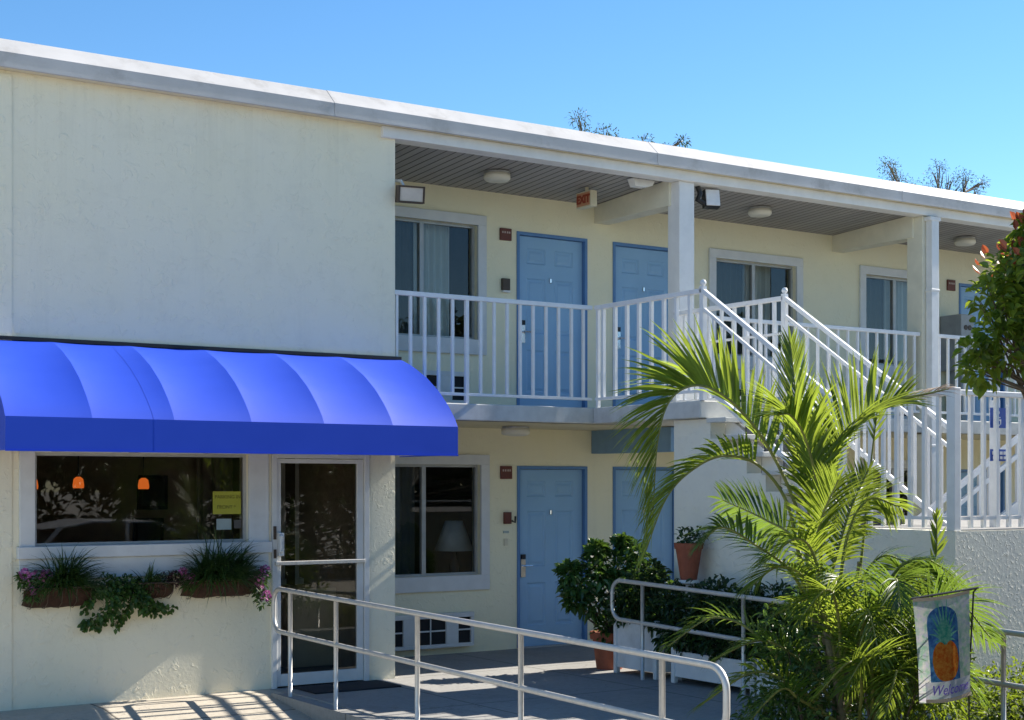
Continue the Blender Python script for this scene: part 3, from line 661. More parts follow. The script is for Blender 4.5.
# landing and stairs
st = thing('staircase', 'white metal stair with picket rails dropping from upper landing to raised terrace', 'staircase', (9.85,9.8,1.48))
SL = .657; Y0, YE = 10.81, 8.74
XL, XR = 9.335, 10.385
mb = MB(); mb.box(XL-.025, XL+.025, Y0, 12.50, 3.655, 3.70); mb.build('landing_rail', M['rail_white'], st, bevel=.005)
mb = MB(); mb.box(XL-.015, XL+.015, Y0, 12.50, 2.715, 2.745); mb.build('landing_rail', M['rail_white'], st, bevel=.004)
balusters(st, [(XL, y) for y in (12.37,12.17,11.974,11.78,11.585,11.39,11.2,11.0)], 2.74, 3.66, .034)
balusters(st, [(XL, Y0)], 2.64, 3.72, .05, 'post')
balusters(st, [(XL, 12.46)], 2.64, 3.69, .034, 'post')
mb = MB(); mb.box(XR-.025, XR+.025, Y0, 12.50, 3.655, 3.70); mb.build('landing_rail', M['rail_white'], st, bevel=.005)
mb = MB(); mb.box(XR-.015, XR+.015, Y0, 12.50, 2.715, 2.745); mb.box(XR-.012, XR+.012, Y0, 12.50, 3.32, 3.345); mb.build('landing_rail', M['rail_white'], st, bevel=.004)
balusters(st, [(XR, y-.046) for y in (12.37,12.17,11.974,11.78,11.585,11.39,11.2,11.0)], 2.74, 3.66, .03)
balusters(st, [(XR, 12.46), (XR, Y0)], 2.64, 3.72, .05, 'post')
for X, ye in ((XL, 9.02), (XR, YE)):
    MB().lathe([(.0,-.032),(.022,-.024),(.032,0),(.022,.024),(.0,.032)], (X,Y0,3.752), 12).build('finial', M['rail_white'], st, smooth=True)
    d = Y0-ye
    MB().bar((X,Y0,3.68),(X,ye,3.68-SL*d), .045, .04).build('handrail', M['rail_white'], st, bevel=.005)
    MB().bar((X,Y0,3.51),(X,ye,3.51-SL*d), .03, .03).build('lower_rail', M['rail_white'], st, bevel=.004)
    MB().bar((X,Y0-.02,2.79),(X,ye,2.79-SL*(d-.02)), .035, .05).build('bottom_rail', M['rail_white'], st, bevel=.004)
    n = int(d/.15)
    mb = MB(); mb.box(X-.011, X+.011, Y0-.15-.011, Y0-.15+.011, 2.80-SL*.15, 3.51-SL*.15); o = mb.build('baluster', M['rail_white'], st)
    for k in range(1, n): clone(o, (0, -.15*k, -SL*.15*k))
    MB().box(X-.025, X+.025, ye-.025, ye+.025, 1.48, 3.69-SL*d).build('post', M['rail_white'], st)
rise = 1.16/7; run = rise/SL
for i in range(1, 7):
    z = 2.64-rise*i; ya = Y0-run*(i-1)-.002; yb = Y0-run*i
    MB().box(9.37, 10.36, yb-.02, ya-.0, z-.045, z).build('tread', M['slab'], st, bevel=.006)
for i in range(1, 8):
    z = 2.64-rise*i; ya = Y0-run*(i-1)-.03
    MB().box(9.61, 10.35, ya-.02, ya, max(z, 1.487)+.001, z+rise-.046 if i > 1 else 2.474).build('gap_shade', M['gap_shade'], st)  # added dark boards stand in for the shade between open treads
for X in (9.64, 10.33):
    mb = MB(); mb.bar((X,Y0,2.42),(X,9.0,2.42-SL*(Y0-9.0)), .05, .16); mb.build('stringer', M['rail_white'], st)

# raised terrace
pts = [(11.34,-.25),(11.34,2.47),(10.80,2.47),(10.80,2.40)]
for i in range(1, 7):
    z = max(1.48, 2.64-rise*i-.045-.15); ya = Y0-run*(i-1); yb = Y0-run*i
    pts += [(ya-.004, z), (yb-.003, z)]
pts += [(7.9,1.48),(7.9,-.25)]
q = []
for p in pts:
    if not q or math.dist(p, q[-1]) > 1e-3: q.append(p)
tw = thing('terrace_wall', 'grey white stucco retaining wall of raised terrace beside the walkway', 'wall', (9.42,7.9,-.25))
MB().prism(q, 'x', 9.42, 9.60).build('side_wall', M['terrace'], tw, recalc=True)
MB().box(9.60, 20, 7.9, 11.34, -.25, 1.478).build('front_wall', M['terrace'], tw)
MB().box(9.60, 20, 7.93, 11.34, 1.48, 1.486).build('terrace_floor', M['concrete'], tw)
# terrace fence
tf = thing('terrace_fence', 'white metal picket fence on top of terrace wall with thick corner post', 'fence', (9.46,7.95,1.48))
X, Y = 9.46, 7.95
MB().box(X-.03, X+.03, Y+.04, 9.0, 2.555, 2.60).build('top_rail', M['rail_white'], tf, bevel=.006)
MB().box(X+.04, 13.5, Y-.03, Y+.03, 2.555, 2.60).build('top_rail', M['rail_white'], tf, bevel=.006)
MB().box(X-.012, X+.012, Y+.04, 9.0, 1.565, 1.592).build('bottom_rail', M['rail_white'], tf)
MB().box(X+.04, 13.5, Y-.012, Y+.012, 1.565, 1.592).build('bottom_rail', M['rail_white'], tf)
MB().box(X-.04, X+.04, Y-.04, Y+.04, 1.48, 2.615).build('post', M['rail_white'], tf, bevel=.006)
balusters(tf, [(X, y) for y in (8.10,8.245,8.39,8.535,8.68,8.825,8.97)], 1.50, 2.56, .031, 'picket')
balusters(tf, [(9.66+.156*i, Y) for i in range(12)], 1.50, 2.56, .031, 'picket')
# second stair beyond the terrace
s2 = thing('stair_rail', 'cream sloping picket stair rails rising to the right behind the terrace fence', 'railing', (14,11.6,0))
for yy in (11.50,):
    a = (13.0,yy,1.40); b = (15.6,yy,2.82)
    MB().bar(a, b, .05, .06).build('handrail', M['rail_white'], s2); MB().bar((a[0],yy,a[2]-.2),(b[0],yy,b[2]-.2), .04, .05).build('lower_rail', M['rail_white'], s2)
    MB().bar((a[0],yy,a[2]-.85),(b[0],yy,b[2]-.85), .05, .2).build('stringer', M['rail_white'], s2)
    mb = MB(); mb.box(13.1-.015, 13.1+.015, yy-.015, yy+.015, .65, 1.42); o = mb.build('baluster', M['rail_white'], s2)
    for k in range(1, 15): clone(o, (.17*k, 0, .17*k*1.42/2.6))
# blue signs
for i, (za, zb, lab) in enumerate(((2.325, 2.495, 'larger upper blue sign with white figure behind the terrace fence'), (2.045, 2.145, 'smaller lower blue sign with white marks behind the terrace fence'))):
    s = thing('blue_sign', lab, 'sign', (10.44,8.3,za), 'blue signs behind the terrace fence')
    MB().box(10.332, 10.545, 8.292, 8.300, za, zb).build('panel', M['sign_blue'], s)
    mb = MB()
    if i == 0:
        mb.lathe([(.014,0),(.014,.002)], (0,0,0), 12); mb.v = [(10.43+p[0], 8.291-p[2], 2.455+p[1]) for p in mb.v]
        mb.box(10.418,10.432, 8.288,8.291, 2.385,2.438); mb.box(10.432,10.462, 8.288,8.291, 2.385,2.398); mb.box(10.45,10.462, 8.288,8.291, 2.355,2.385); mb.box(10.418,10.452,8.288,8.291,2.408,2.418)
        arc = [(10.425+.034*math.cos(a), 8.290, 2.378+.034*math.sin(a)) for a in [R(t) for t in range(120, 350, 20)]]; mb.tube(arc, .005, 5)
    else:
        for k in range(4): mb.box(10.35+.048*k, 10.385+.048*k, 8.288, 8.291, 2.10, 2.127); mb.box(10.358+.046*k, 10.388+.046*k, 8.288, 8.291, 2.062, 2.085)
    mb.build('white_marks', M['sign_white'], s)
sp = MB().box(10.40, 10.47, 8.305, 8.36, 1.486, 2.56).build('sign_post', M['rail_white'], None, (10.43,8.33,1.48)); tag(sp, 'white post carrying the two blue signs on the terrace', 'post')

# ------------------------------------------------------------------ ramp handrails
def loop_path(x, ya, za, yb, zb, drop, r=.13):
    # closed rounded loop in the plane X=x from far end (ya) to near end (yb)
    P = []
    def arc(cy, cz, a0, a1):
        for k in range(7):
            a = R(a0+(a1-a0)*k/6); P.append((x, cy+r*math.cos(a), cz+r*math.sin(a)))
    arc(ya-r, za-r, 90, 0); 
    n = len(P)
    P2 = [(x, ya-r+r*math.cos(R(a)), za-r+r*math.sin(R(a))) for a in (90,75,60,45,30,15,0)]
    P3 = [(x, ya-r+r*math.cos(R(a)), za-drop+r+r*math.sin(R(a))) for a in (0,-15,-30,-45,-60,-75,-90)]
    P4 = [(x, yb+r+r*math.cos(R(a)), zb-drop+r+r*math.sin(R(a))) for a in (-90,-105,-120,-135,-150,-165,-180)]
    P5 = [(x, yb+r+r*math.cos(R(a)), zb-r+r*math.sin(R(a))) for a in (180,165,150,135,120,105,90)]
    return P2+P3+P4+P5
h1 = thing('ramp_handrail', 'long galvanised tube handrail in front, from lobby door toward the viewer', 'handrail', (5.57,9,0), 'galvanised ramp handrails')
MB().tube(loop_path(5.575, 12.22, .93, 6.26, .838, .375), .021, 10, True).build('rail', M['alu'], h1, smooth=True)
for y, z0 in ((11.88,-.02),(11.01,-.1),(9.68,-.18),(8.3,-.2),(6.82,-.2)):
    t = (12.22-y)/(12.22-6.26); MB().tube([(5.575,y,z0),(5.575,y,.93-.092*t)], .019, 10).build('post', M['alu'], h1, smooth=True)
h2 = thing('ramp_handrail', 'galvanised tube handrail in front of the white planters, running behind the palm', 'handrail', (8.86,9,0), 'galvanised ramp handrails')
MB().tube(loop_path(8.86, 11.6, .92, 5.2, .75, .375), .021, 10, True).build('rail', M['alu'], h2, smooth=True)
for y in (11.13, 9.73, 8.35, 7.0, 5.7):
    t = (11.6-y)/6.4; MB().tube([(8.86,y,-.06 if y < 7.6 else 0),(8.86,y,.92-.17*t)], .019, 10).build('post', M['alu'], h2, smooth=True)

# ------------------------------------------------------------------ foliage tools
def frame(d):
    d = d.normalized(); a = Vector((0,0,1)) if abs(d.z) < .95 else Vector((1,0,0)); s = d.cross(a).normalized(); return d, s, s.cross(d)
def leaf(mb, p, d, n, L, w, fold=.25, droop=.15):
    d = d.normalized(); s = d.cross(n)
    if s.length < 1e-4: s = d.cross(Vector((.3,.7,.2)))
    s.normalize(); n = s.cross(d)
    a = p+d*L*.35; b = p+d*L*.7-Vector((0,0,1))*L*droop*.4; t = p+d*L-Vector((0,0,1))*L*droop
    mb.add([p, a+s*w*.48+n*w*fold, a, a-s*w*.48+n*w*fold, b+s*w*.36+n*w*fold, b, b-s*w*.36+n*w*fold, t],
           [(0,2,1),(0,3,2),(1,2,5,4),(2,3,6,5),(4,5,7),(5,6,7)])
def rdir(rng):
    while True:
        v = Vector((rng.uniform(-1,1), rng.uniform(-1,1), rng.uniform(-1,1)))
        if .05 < v.length < 1: return v.normalized()
def clump(mb, rng, c, r, n, L, w, up=.3, shell=.55, squash=(1,1,1), droop=.2):
    c = Vector(c)
    for _ in range(n):
        v = rdir(rng); k = shell+(1-shell)*rng.random()**.6 if rng.random() < .75 else rng.random()
        p = c+Vector((v.x*squash[0], v.y*squash[1], v.z*squash[2]))*r*k
        d = (v*.8+rdir(rng)*.7+Vector((0,0,up*.5))).normalized(); nn = (Vector((0,0,1))*.8+rdir(rng)*.7+v*.3)
        leaf(mb, p, d, nn, L*rng.uniform(.7,1.2), w*rng.uniform(.75,1.15), .22, droop)
def stems(mb, base, cs, r0, rng):
    base = Vector(base)
    for c in cs:
        c = Vector(c); m = base.lerp(c, .5)+rdir(rng)*(c-base).length*.08
        mb.tube([base, m, c], [r0, r0*.7, r0*.35], 6)

# ------------------------------------------------------------------ areca palm
def catmull(P, n):
    P = [Vector(p) for p in P]; Q = [P[0]*2-P[1]]+P+[P[-1]*2-P[-2]]; out = []
    m = len(P)-1
    for i in range(n+1):
        s = i/n*m; k = min(int(s), m-1); t = s-k; a, b, c, d = Q[k:k+4]
        out.append(.5*((2*b)+(c-a)*t+(2*a-5*b+4*c-d)*t*t+(3*b-3*c+d-a)*t**3))
    return out
def leaflet(mb, p, d, n, L, w, droop, rng):
    d = d.normalized(); s = d.cross(n)
    if s.length < 1e-3: s = d.cross(Vector((.2,.9,.3)))
    s.normalize(); n = s.cross(d)
    K = 5; vs = []; cur = p.copy(); dd = d.copy()
    for i in range(K+1):
        t = i/K; ww = w*(.45+1.6*t if t < .3 else .93*(1-((t-.3)/.7)**1.6)+.02)*.5
        vs += [cur+s*ww+n*ww*.35, cur, cur-s*ww+n*ww*.35]
        dd = (dd+Vector((0,0,-droop*(.4+t)/K))).normalized(); cur = cur+dd*(L/K)
    fs = []
    for i in range(K):
        a = 3*i; fs += [(a,a+1,a+4,a+3),(a+1,a+2,a+5,a+4)]
    mb.add(vs, fs)
def frond(par, pts, seed, L=.5, n=34, hint=(0,0,1), t0=.28, mat='palm', vee=.55, droop=.55, w=.030, name='frond', fwd=.75, r0=.013, jit=.11):
    rng = random.Random(seed); N = 60; S = catmull(pts, N)
    tan = [(S[min(i+1, N)]-S[max(i-1, 0)]).normalized() for i in range(N+1)]
    nor = []; nn = Vector(hint)
    if abs(nn.normalized().dot(tan[0])) > .92: nn = Vector((.3,-.9,.2))
    for i in range(N+1):
        nn = nn-tan[i]*nn.dot(tan[i]); nn.normalize(); nor.append(nn.copy())
    mb = MB()
    for side in (-1, 1):
        for k in range(n):
            t = t0+(1-t0)*(k+.5+rng.uniform(-.25,.25))/n; i = min(N, int(t*N)); f = t*N-i
            p = S[i].lerp(S[min(i+1, N)], max(0, f)); T = tan[i]; Nn = nor[i]; Sd = T.cross(Nn)
            u = (t-t0)/(1-t0); ln = L*(.55+.9*u if u < .4 else .91*(1-((u-.4)/.6)**2.2*.62))*rng.uniform(.88,1.1)
            fw = fwd*(.75+.9*u)
            v = vee*(1-.3*u)
            d = T*fw+Sd*side*(1-v*.45)+Nn*v+rdir(rng)*jit
            leaflet(mb, p, d, Nn+Sd*side*-.35, ln, w*(.75+.5*(1-u)), droop*rng.uniform(.6,1.4), rng)
    leaflet(mb, S[N], tan[N], nor[N], L*.35, w, droop, rng)
    o = mb.build(name, M[mat], par, smooth=True)
    mr = MB(); mr.tube(S, [r0*(1-.8*i/N)+.0015 for i in range(N+1)], 6); mr.build('stalk', M['stalk'], o, smooth=True)
    return o
palm = thing('areca_palm', 'tall backlit areca palm with arching yellow green fronds before the terrace', 'palm', (7.62,7.35,-.05))
FR = {
'F1': [(7.41,7.45,1.06),(7.34,7.49,1.61),(7.1,7.53,2.08),(6.83,7.59,2.39),(6.57,7.64,2.51),(6.35,7.67,2.42),(6.21,7.64,2.14),(6.15,7.62,1.62)],
'F2': [(7.37,7.47,1.06),(7.21,7.46,1.68),(6.97,7.49,1.97),(6.64,7.48,2.04),(6.39,7.52,1.94),(6.19,7.54,1.75),(6.01,7.53,1.4)],
'F3': [(7.5,7.51,1.05),(7.47,7.53,1.6),(7.48,7.64,2.23),(7.5,7.75,2.85)],
'F4': [(7.44,7.42,1.06),(7.41,7.45,1.47),(7.53,7.43,1.95),(7.66,7.40,2.20),(7.86,7.31,2.38),(8.05,7.22,2.43)],
'F5': [(7.41,7.45,.99),(7.14,7.38,1.27),(6.81,7.36,1.45),(6.56,7.41,1.57),(6.37,7.41,1.46)],
'F6': [(7.53,7.49,.91),(7.69,7.5,1.32),(7.85,7.51,1.67),(8.03,7.51,1.95)],
'F7': [(7.32,7.26,.94),(7.12,7.16,1.19),(6.81,7.13,1.32),(6.56,7.17,1.18)],
'F8': [(7.37,7.23,.4),(7.06,7.2,.69),(6.77,7.27,.83),(6.45,7.36,.72)],
'F9': [(7.22,7.09,.3),(6.91,7.05,.52),(6.6,7.14,.65),(6.24,7.26,.45)],
'F10': [(7.42,7.2,.4),(7.33,7.02,.82),(7.45,6.82,1.03),(7.61,6.59,.84)],
'F11': [(7.42,7.2,.47),(7.29,7.16,.88),(7.11,7.16,1.09),(6.78,7.14,1.01)],
'F12': [(7.77,7.44,.48),(8.03,7.4,1.03),(8.31,7.33,1.2),(8.65,7.16,1.09)],
'F13': [(7.38,7.11,.35),(7.42,6.84,.7),(7.56,6.63,.78),(7.64,6.45,.47)],
'F14': [(7.17,7.0,.31),(6.77,6.91,.49),(6.59,6.91,.56),(6.29,6.99,.27)],
'F15': [(7.45,7.18,.4),(7.31,6.91,.83),(7.2,6.74,1.05),(7.12,6.56,.75)],
'F16': [(7.85,7.51,.68),(7.99,7.54,1.31),(8.08,7.54,1.95),(8.16,7.54,2.42)],
'F17': [(7.97,7.44,.68),(8.23,7.26,1.03),(8.39,7.22,1.31),(8.4,7.21,1.63)],
'F18': [(7.43,7.43,.92),(7.21,7.22,1.35),(7.1,7.05,1.62),(7.12,6.92,1.88)],
'F19': [(7.41,7.45,1.06),(7.45,7.66,1.46),(7.38,7.88,1.6),(7.2,8.13,1.74)],
}
UPR = (.85,.35,.35)
frond(palm, FR['F1'], 1, .62, 78, hint=UPR, t0=.27, vee=.85, droop=.5, w=.027, fwd=1.15, jit=.15)
frond(palm, FR['F2'], 2, .46, 42, hint=UPR, t0=.35, vee=.5, droop=.7, w=.024, fwd=1.1)
frond(palm, FR['F3'], 3, .40, 30, hint=(-.5,-.8,0), t0=.45, vee=.25, droop=.05, w=.022, fwd=1.7)
frond(palm, FR['F4'], 4, .56, 64, hint=(-.9,-.35,.1), t0=.30, vee=.85, droop=.4, w=.021, fwd=.6, jit=.13)
frond(palm, [(7.45,7.4,1.2),(7.38,7.35,1.75),(7.22,7.3,2.12),(7.0,7.22,2.3),(6.8,7.15,2.3)], 50, .5, 54, hint=UPR, t0=.3, vee=.7, droop=.6, w=.023, fwd=1.1, jit=.14)
frond(palm, [(7.45,7.5,1.2),(7.5,7.55,1.7),(7.62,7.6,2.05),(7.8,7.62,2.2)], 52, .42, 44, hint=(-.7,-.5,.3), t0=.3, vee=.6, droop=.5, w=.021)
frond(palm, FR['F5'], 5, .34, 40, hint=UPR, t0=.2, vee=.35, droop=.9, w=.021, mat='palm_deep')
frond(palm, FR['F6'], 6, .31, 34, hint=(-.7,-.6,.2), t0=.3, vee=.4, droop=.4, w=.022)
frond(palm, FR['F7'], 7, .36, 36, hint=UPR, t0=.3, vee=.3, droop=1.0, w=.019)
for k, s in (('F8',8),('F9',9),('F10',10),('F11',11),('F12',12),('F13',13),('F14',14),('F15',15)):
    frond(palm, FR[k], s, .36, 28, t0=.25, vee=.35, droop=.9, w=.018, hint=(.2,.1,.9), mat='palm' if s % 2 else 'palm_deep')
frond(palm, FR['F18'], 18, .38, 36, hint=(.3,.8,.3), t0=.35, vee=.4, droop=.5, w=.021)
frond(palm, FR['F19'], 19, .36, 34, hint=UPR, t0=.35, vee=.4, droop=.7, w=.02, mat='palm_deep')
frond(palm, FR['F17'], 17, .17, 8, hint=(-.5,-.8,0), t0=.55, vee=.2, droop=.1, w=.03, fwd=1.8)
frond(palm, FR['F16'], 16, .2, 6, hint=(-.5,-.8,0), t0=.8, vee=.2, droop=.1, w=.02, fwd=1.8)
d = frond(palm, [(8.05,7.22,2.45),(8.2,7.15,2.48),(8.36,7.07,2.52)], 30, .24, 9, t0=.1, mat='palm_dry', hint=(-.3,-.3,.8), vee=.2, droop=.5, w=.014, fwd=1.4, name='dry_frond')
d['label'] = 'withered brown frond tip'
rng = random.Random(5)
extra = [((7.3,6.95,.1),(7.1,6.7,.55),(6.9,6.6,.75),(6.65,6.65,.55)), ((7.6,7.1,.2),(7.75,6.9,.8),(7.95,6.75,1.0),(8.2,6.6,.8)), ((7.3,7.3,.3),(7.0,7.5,.8),(6.75,7.7,.95),(6.5,7.9,.75)),
         ((7.6,7.3,.3),(7.7,7.1,.9),(7.65,6.9,1.2),(7.55,6.7,1.15)), ((7.5,7.3,.5),(7.35,7.2,1.0),(7.2,7.0,1.25),(7.0,6.85,1.15)), ((7.7,7.3,.4),(7.9,7.2,.95),(8.1,7.0,1.2),(8.25,6.85,1.05)),
         ((7.4,7.0,.1),(7.35,6.7,.5),(7.2,6.5,.68),(7.0,6.4,.45)), ((7.7,7.4,.6),(7.8,7.4,1.1),(7.95,7.3,1.35),(8.15,7.15,1.25))]
for i, e in enumerate(extra): frond(palm, e, 40+i, .34, 26, t0=.25, vee=.4, droop=.9, w=.017, hint=(.1,.1,.9), mat='palm' if i % 3 == 0 else 'palm_deep')
more = [((7.35,7.1,.5),(7.15,6.95,1.0),(6.95,6.85,1.18),(6.72,6.85,1.02)), ((7.45,7.05,.5),(7.4,6.8,1.05),(7.3,6.6,1.25),(7.18,6.45,1.1)), ((7.55,7.0,.4),(7.65,6.75,.95),(7.8,6.55,1.1),(7.98,6.4,.85)),
        ((7.3,7.2,.9),(7.1,7.1,1.35),(6.88,7.05,1.5),(6.62,7.08,1.35)), ((7.65,7.2,.7),(7.8,7.1,1.2),(7.95,6.95,1.35),(8.15,6.8,1.2)), ((7.4,6.9,.2),(7.2,6.7,.62),(7.02,6.58,.78),(6.8,6.55,.6)), ((7.5,7.3,1.0),(7.55,7.25,1.5),(7.7,7.2,1.75),(7.92,7.12,1.7)), ((7.5,6.9,.2),(7.55,6.65,.6),(7.62,6.45,.72),(7.72,6.28,.5))]
for i, e in enumerate(more): frond(palm, e, 70+i, .36, 44, t0=.2, vee=.45, droop=.9, w=.015, hint=(.2,.1,.9), jit=.15, mat='palm_deep' if i in (1, 2, 4, 7) else 'palm')
canes = [((7.62,7.35,-.05),(7.6,7.33,.3),(7.55,7.30,.72),(7.46,7.28,1.1),.052), ((7.7,7.45,-.05),(7.6,7.45,.6),(7.45,7.45,1.1),(7.38,7.47,1.5),.034), ((7.55,7.5,-.05),(7.5,7.5,.7),(7.47,7.5,1.2),(7.46,7.48,1.6),.03),
         ((7.85,7.4,-.05),(7.84,7.45,.5),(7.86,7.5,.9),(7.95,7.52,1.3),.022), ((7.5,7.2,-.05),(7.45,7.2,.3),(7.36,7.22,.7),(7.3,7.24,1.0),.028), ((7.9,7.3,-.05),(7.95,7.35,.5),(8.05,7.3,.8),(8.2,7.27,1.05),.018)]
for c in canes:
    S = catmull(c[:4], 28); r = [c[4]*(1-.35*i/28)*(1.07 if i % 4 == 0 else 1) for i in range(29)]
    MB().tube(S, r, 10).build('cane', M['cane'], palm, smooth=True)

# leafy shrubs around the palm foot
def shrub(name, label, base, cs, mat, n, L, w, seed, r=.25, group=None, cat='shrub', squash=(1,1,.9), stemr=.012, stem_mat='bark', droop=.2, up=.3):
    rng = random.Random(seed); t = thing(name, label, cat, base, group)
    mb = MB(); sb = MB(); stems(sb, base, [c[:3] for c in cs], stemr, rng)
    for c in cs: clump(mb, rng, c[:3], c[3] if len(c) > 3 else r, n, L, w, squash=squash, droop=droop, up=up)
    mb.build('foliage', M[mat], t); sb.build('stems', M[stem_mat], t); return t
rng = random.Random(77)
shrub('leafy_shrub', 'dense dark green shrub filling the palm foot beside the white planters', (7.6,7.5,-.05), [(7.35,7.6,.8,.26),(7.6,7.6,.6,.3),(7.9,7.6,.8,.27),(7.2,7.5,.5,.28),(7.75,7.5,.35,.3),(7.45,7.45,.25,.3),(8.1,7.65,.5,.28),(7.0,7.4,.25,.25),(7.55,7.55,1.0,.2),(8.2,7.6,.85,.22)], 'bush', 260, .085, .03, 20, group='shrubs around the palm', droop=.4)
shrub('leafy_shrub', 'bright green leafy shrub behind and left of the hanging flag', (7.75,7.05,-.05), [(7.55,7.05,.85,.24),(7.75,7.0,1.0,.22),(7.9,6.9,.75,.26),(7.65,6.85,.55,.28),(8.0,7.05,1.0,.2),(7.85,6.75,.4,.28),(8.1,6.9,.55,.25)], 'bright', 230, .075, .03, 21, group='shrubs around the palm')
shrub('leafy_shrub', 'feathery yellow green shrub in front of the palm canes at the picture bottom', (7.35,6.75,-.05), [(7.3,6.8,.92,.2),(7.5,6.7,.72,.24),(7.6,6.55,.45,.25),(7.32,6.65,.42,.26),(7.65,6.7,.95,.18),(7.4,6.6,.15,.25)], 'bright', 210, .105, .018, 25, group='shrubs around the palm', droop=.5)
shrub('leafy_shrub', 'low mid green shrub under the palm fronds beside the front handrail end', (6.95,7.05,-.05), [(6.92,7.1,.5,.24),(6.8,7.05,.3,.26),(6.95,7.2,.75,.2),(6.75,7.1,.15,.24)], 'bush', 190, .07, .028, 22, group='shrubs around the palm')
shrub('leafy_shrub', 'mid green shrub between palm canes and terrace wall', (8.2,7.4,-.05), [(8.15,7.4,.85,.25),(8.4,7.3,.75,.25),(8.0,7.5,.55,.25),(8.5,7.4,.45,.28)], 'bright', 190, .07, .03, 23, group='shrubs around the palm')
cs = [(9.0+.2*i+rng.uniform(-.05,.05), 7.5+rng.uniform(-.08,.08), .25+rng.uniform(-.06,.06), .24) for i in range(9)]+[(9.0+.2*i, 7.45, .02, .24) for i in range(9)]
shrub('clipped_hedge', 'low clipped green hedge at the foot of terrace wall on the right', (9.8,7.5,-.05), cs, 'bright', 260, .045, .024, 24, cat='hedge')

# planters, hedge, pots
def planter(y0, y1, h, label):
    p = thing('planter_box', label, 'planter', (9.17,(y0+y1)/2,0), 'white planter boxes')
    xa, xb = 8.97, 9.36
    mb = MB(); mb.box(xa, xa+.03, y0, y1, .06, h); mb.box(xb-.03, xb, y0, y1, .06, h); mb.box(xa+.03, xb-.03, y0, y0+.03, .06, h); mb.box(xa+.03, xb-.03, y1-.03, y1, .06, h); mb.build('box', M['planter'], p, bevel=.006)
    MB().box(xa+.031, xb-.031, y0+.031, y1-.031, .1, h-.06).build('soil', M['soil'], p)
    for xx in (xa-.012, xb-.03):
        for yy in (y0-.012, y1-.038): MB().box(xx, xx+.05, yy, yy+.05, 0.0, h+.035).build('leg', M['planter'], p, bevel=.006)
    return p
planter(11.06, 11.70, .52, 'short square white planter box at the far end of the handrail')
planter(9.72, 10.82, .30, 'long low white planter box under dark hedge, farther of two')
planter(8.45, 9.66, .30, 'long low white planter box under dark hedge, nearer of two beside the palm')
MB().box(9.12, 9.36, 10.86, 11.02, 0, .45).build
tag(MB().box(9.12, 9.36, 10.86, 11.02, 0, .42).build('concrete_block', M['concrete'], None, (9.24,10.94,0), bevel=.01), 'grey concrete block between the short and the long white planters', 'block')
cs = []
rng = random.Random(9)
for i in range(11):
    y = 8.5+i*.235; cs += [(9.15+rng.uniform(-.05,.05), y, .74+rng.uniform(-.06,.08), .22), (9.08+rng.uniform(-.04,.04), y+.1, .47+rng.uniform(-.05,.05), .2)]
shrub('planter_hedge', 'dense dark green hedge growing in the long white planters behind handrail', (9.17,9.7,.25), cs, 'hedge', 330, .075, .038, 31, cat='hedge')
shrub('planter_shrub', 'dark green bush growing out of the short square white planter', (9.17,11.38,.45), [(9.1,11.5,.75,.22),(9.2,11.25,.72,.22),(9.1,11.1,.6,.2),(9.15,11.4,.95,.17),(9.05,11.62,.62,.18)], 'hedge', 330, .075, .04, 32)
p = thing('terracotta_pot', 'round terracotta pot on the walkway holding the tall ficus bush', 'pot', (9.13,12.0,0), 'terracotta pots')
MB().lathe([(.13,0),(.17,.30),(.195,.30),(.20,.37),(.17,.37),(.16,.33)], (9.13,12.0,0), 24).build('pot_body', M['terracotta'], p, smooth=False)
MB().lathe([(.165,.325),(.165,.335)], (9.13,12.0,0), 20).build('soil', M['soil'], p)
shrub('ficus_bush', 'tall glossy green bush with few white blooms growing in the terracotta pot', (9.13,12.0,.33),
      [(8.917, 11.95, 0.98, 0.19), (8.741, 12.0, 0.88, 0.16), (9.17, 11.9, 1.02, 0.18), (9.06, 11.9, 0.83, 0.2), (8.895, 11.95, 0.69, 0.16), (9.357, 11.82, 0.9, 0.2), (9.225, 11.9, 0.61, 0.2), (9.335, 11.85, 1.16, 0.1), (8.939, 11.95, 1.19, 0.08), (9.511, 11.76, 0.84, 0.15), (9.093, 11.95, 0.41, 0.15), (8.653, 12.04, 0.98, 0.09), (9.423, 11.8, 0.69, 0.17), (9.225, 11.93, 1.26, 0.06), (8.697, 12.0, 0.71, 0.1)], 'bush', 135, .10, .052, 33, cat='bush')
fb = MB(); rng = random.Random(4)
for _ in range(12):
    c = Vector((8.75+rng.uniform(-.05,.5), 11.66+rng.uniform(-.03,.15), rng.uniform(.55,1.2)))
    for k in range(5): leaf(fb, c, rdir(rng), rdir(rng), .026, .018)
o = [x for x in C.objects if x.name.startswith('ficus_bush')][0]; fb.build('blossoms', M['white_petal'], o)
p = thing('terracotta_pot', 'tall tapered terracotta pot raised above the hedge against grey wall', 'pot', (9.20,10.86,.95), 'terracotta pots')
MB().lathe([(.078,0),(.124,.29),(.136,.29),(.141,.345),(.118,.345),(.112,.32)], (9.20,10.86,.95), 24).build('pot_body', M['terracotta'], p)
MB().lathe([(.112,.31),(.112,.32)], (9.20,10.86,.95), 20).build('soil', M['soil'], p)
shrub('potted_plant', 'small dark green plant in the raised tapered terracotta pot', (9.20,10.86,1.28), [(9.15,10.86,1.36,.09),(9.26,10.84,1.36,.09)], 'hedge', 70, .06, .028, 34, cat='plant', stemr=.005)
ps = thing('plant_stand', 'slim stand hidden in the hedge below the tapered terracotta pot', 'plant stand', (9.20,10.86,.42))
MB().lathe([(.10,0),(.10,.03),(.03,.05),(.03,.48),(.10,.50),(.10,.529)], (9.20,10.86,.42), 16).build('column', M['planter'], ps)

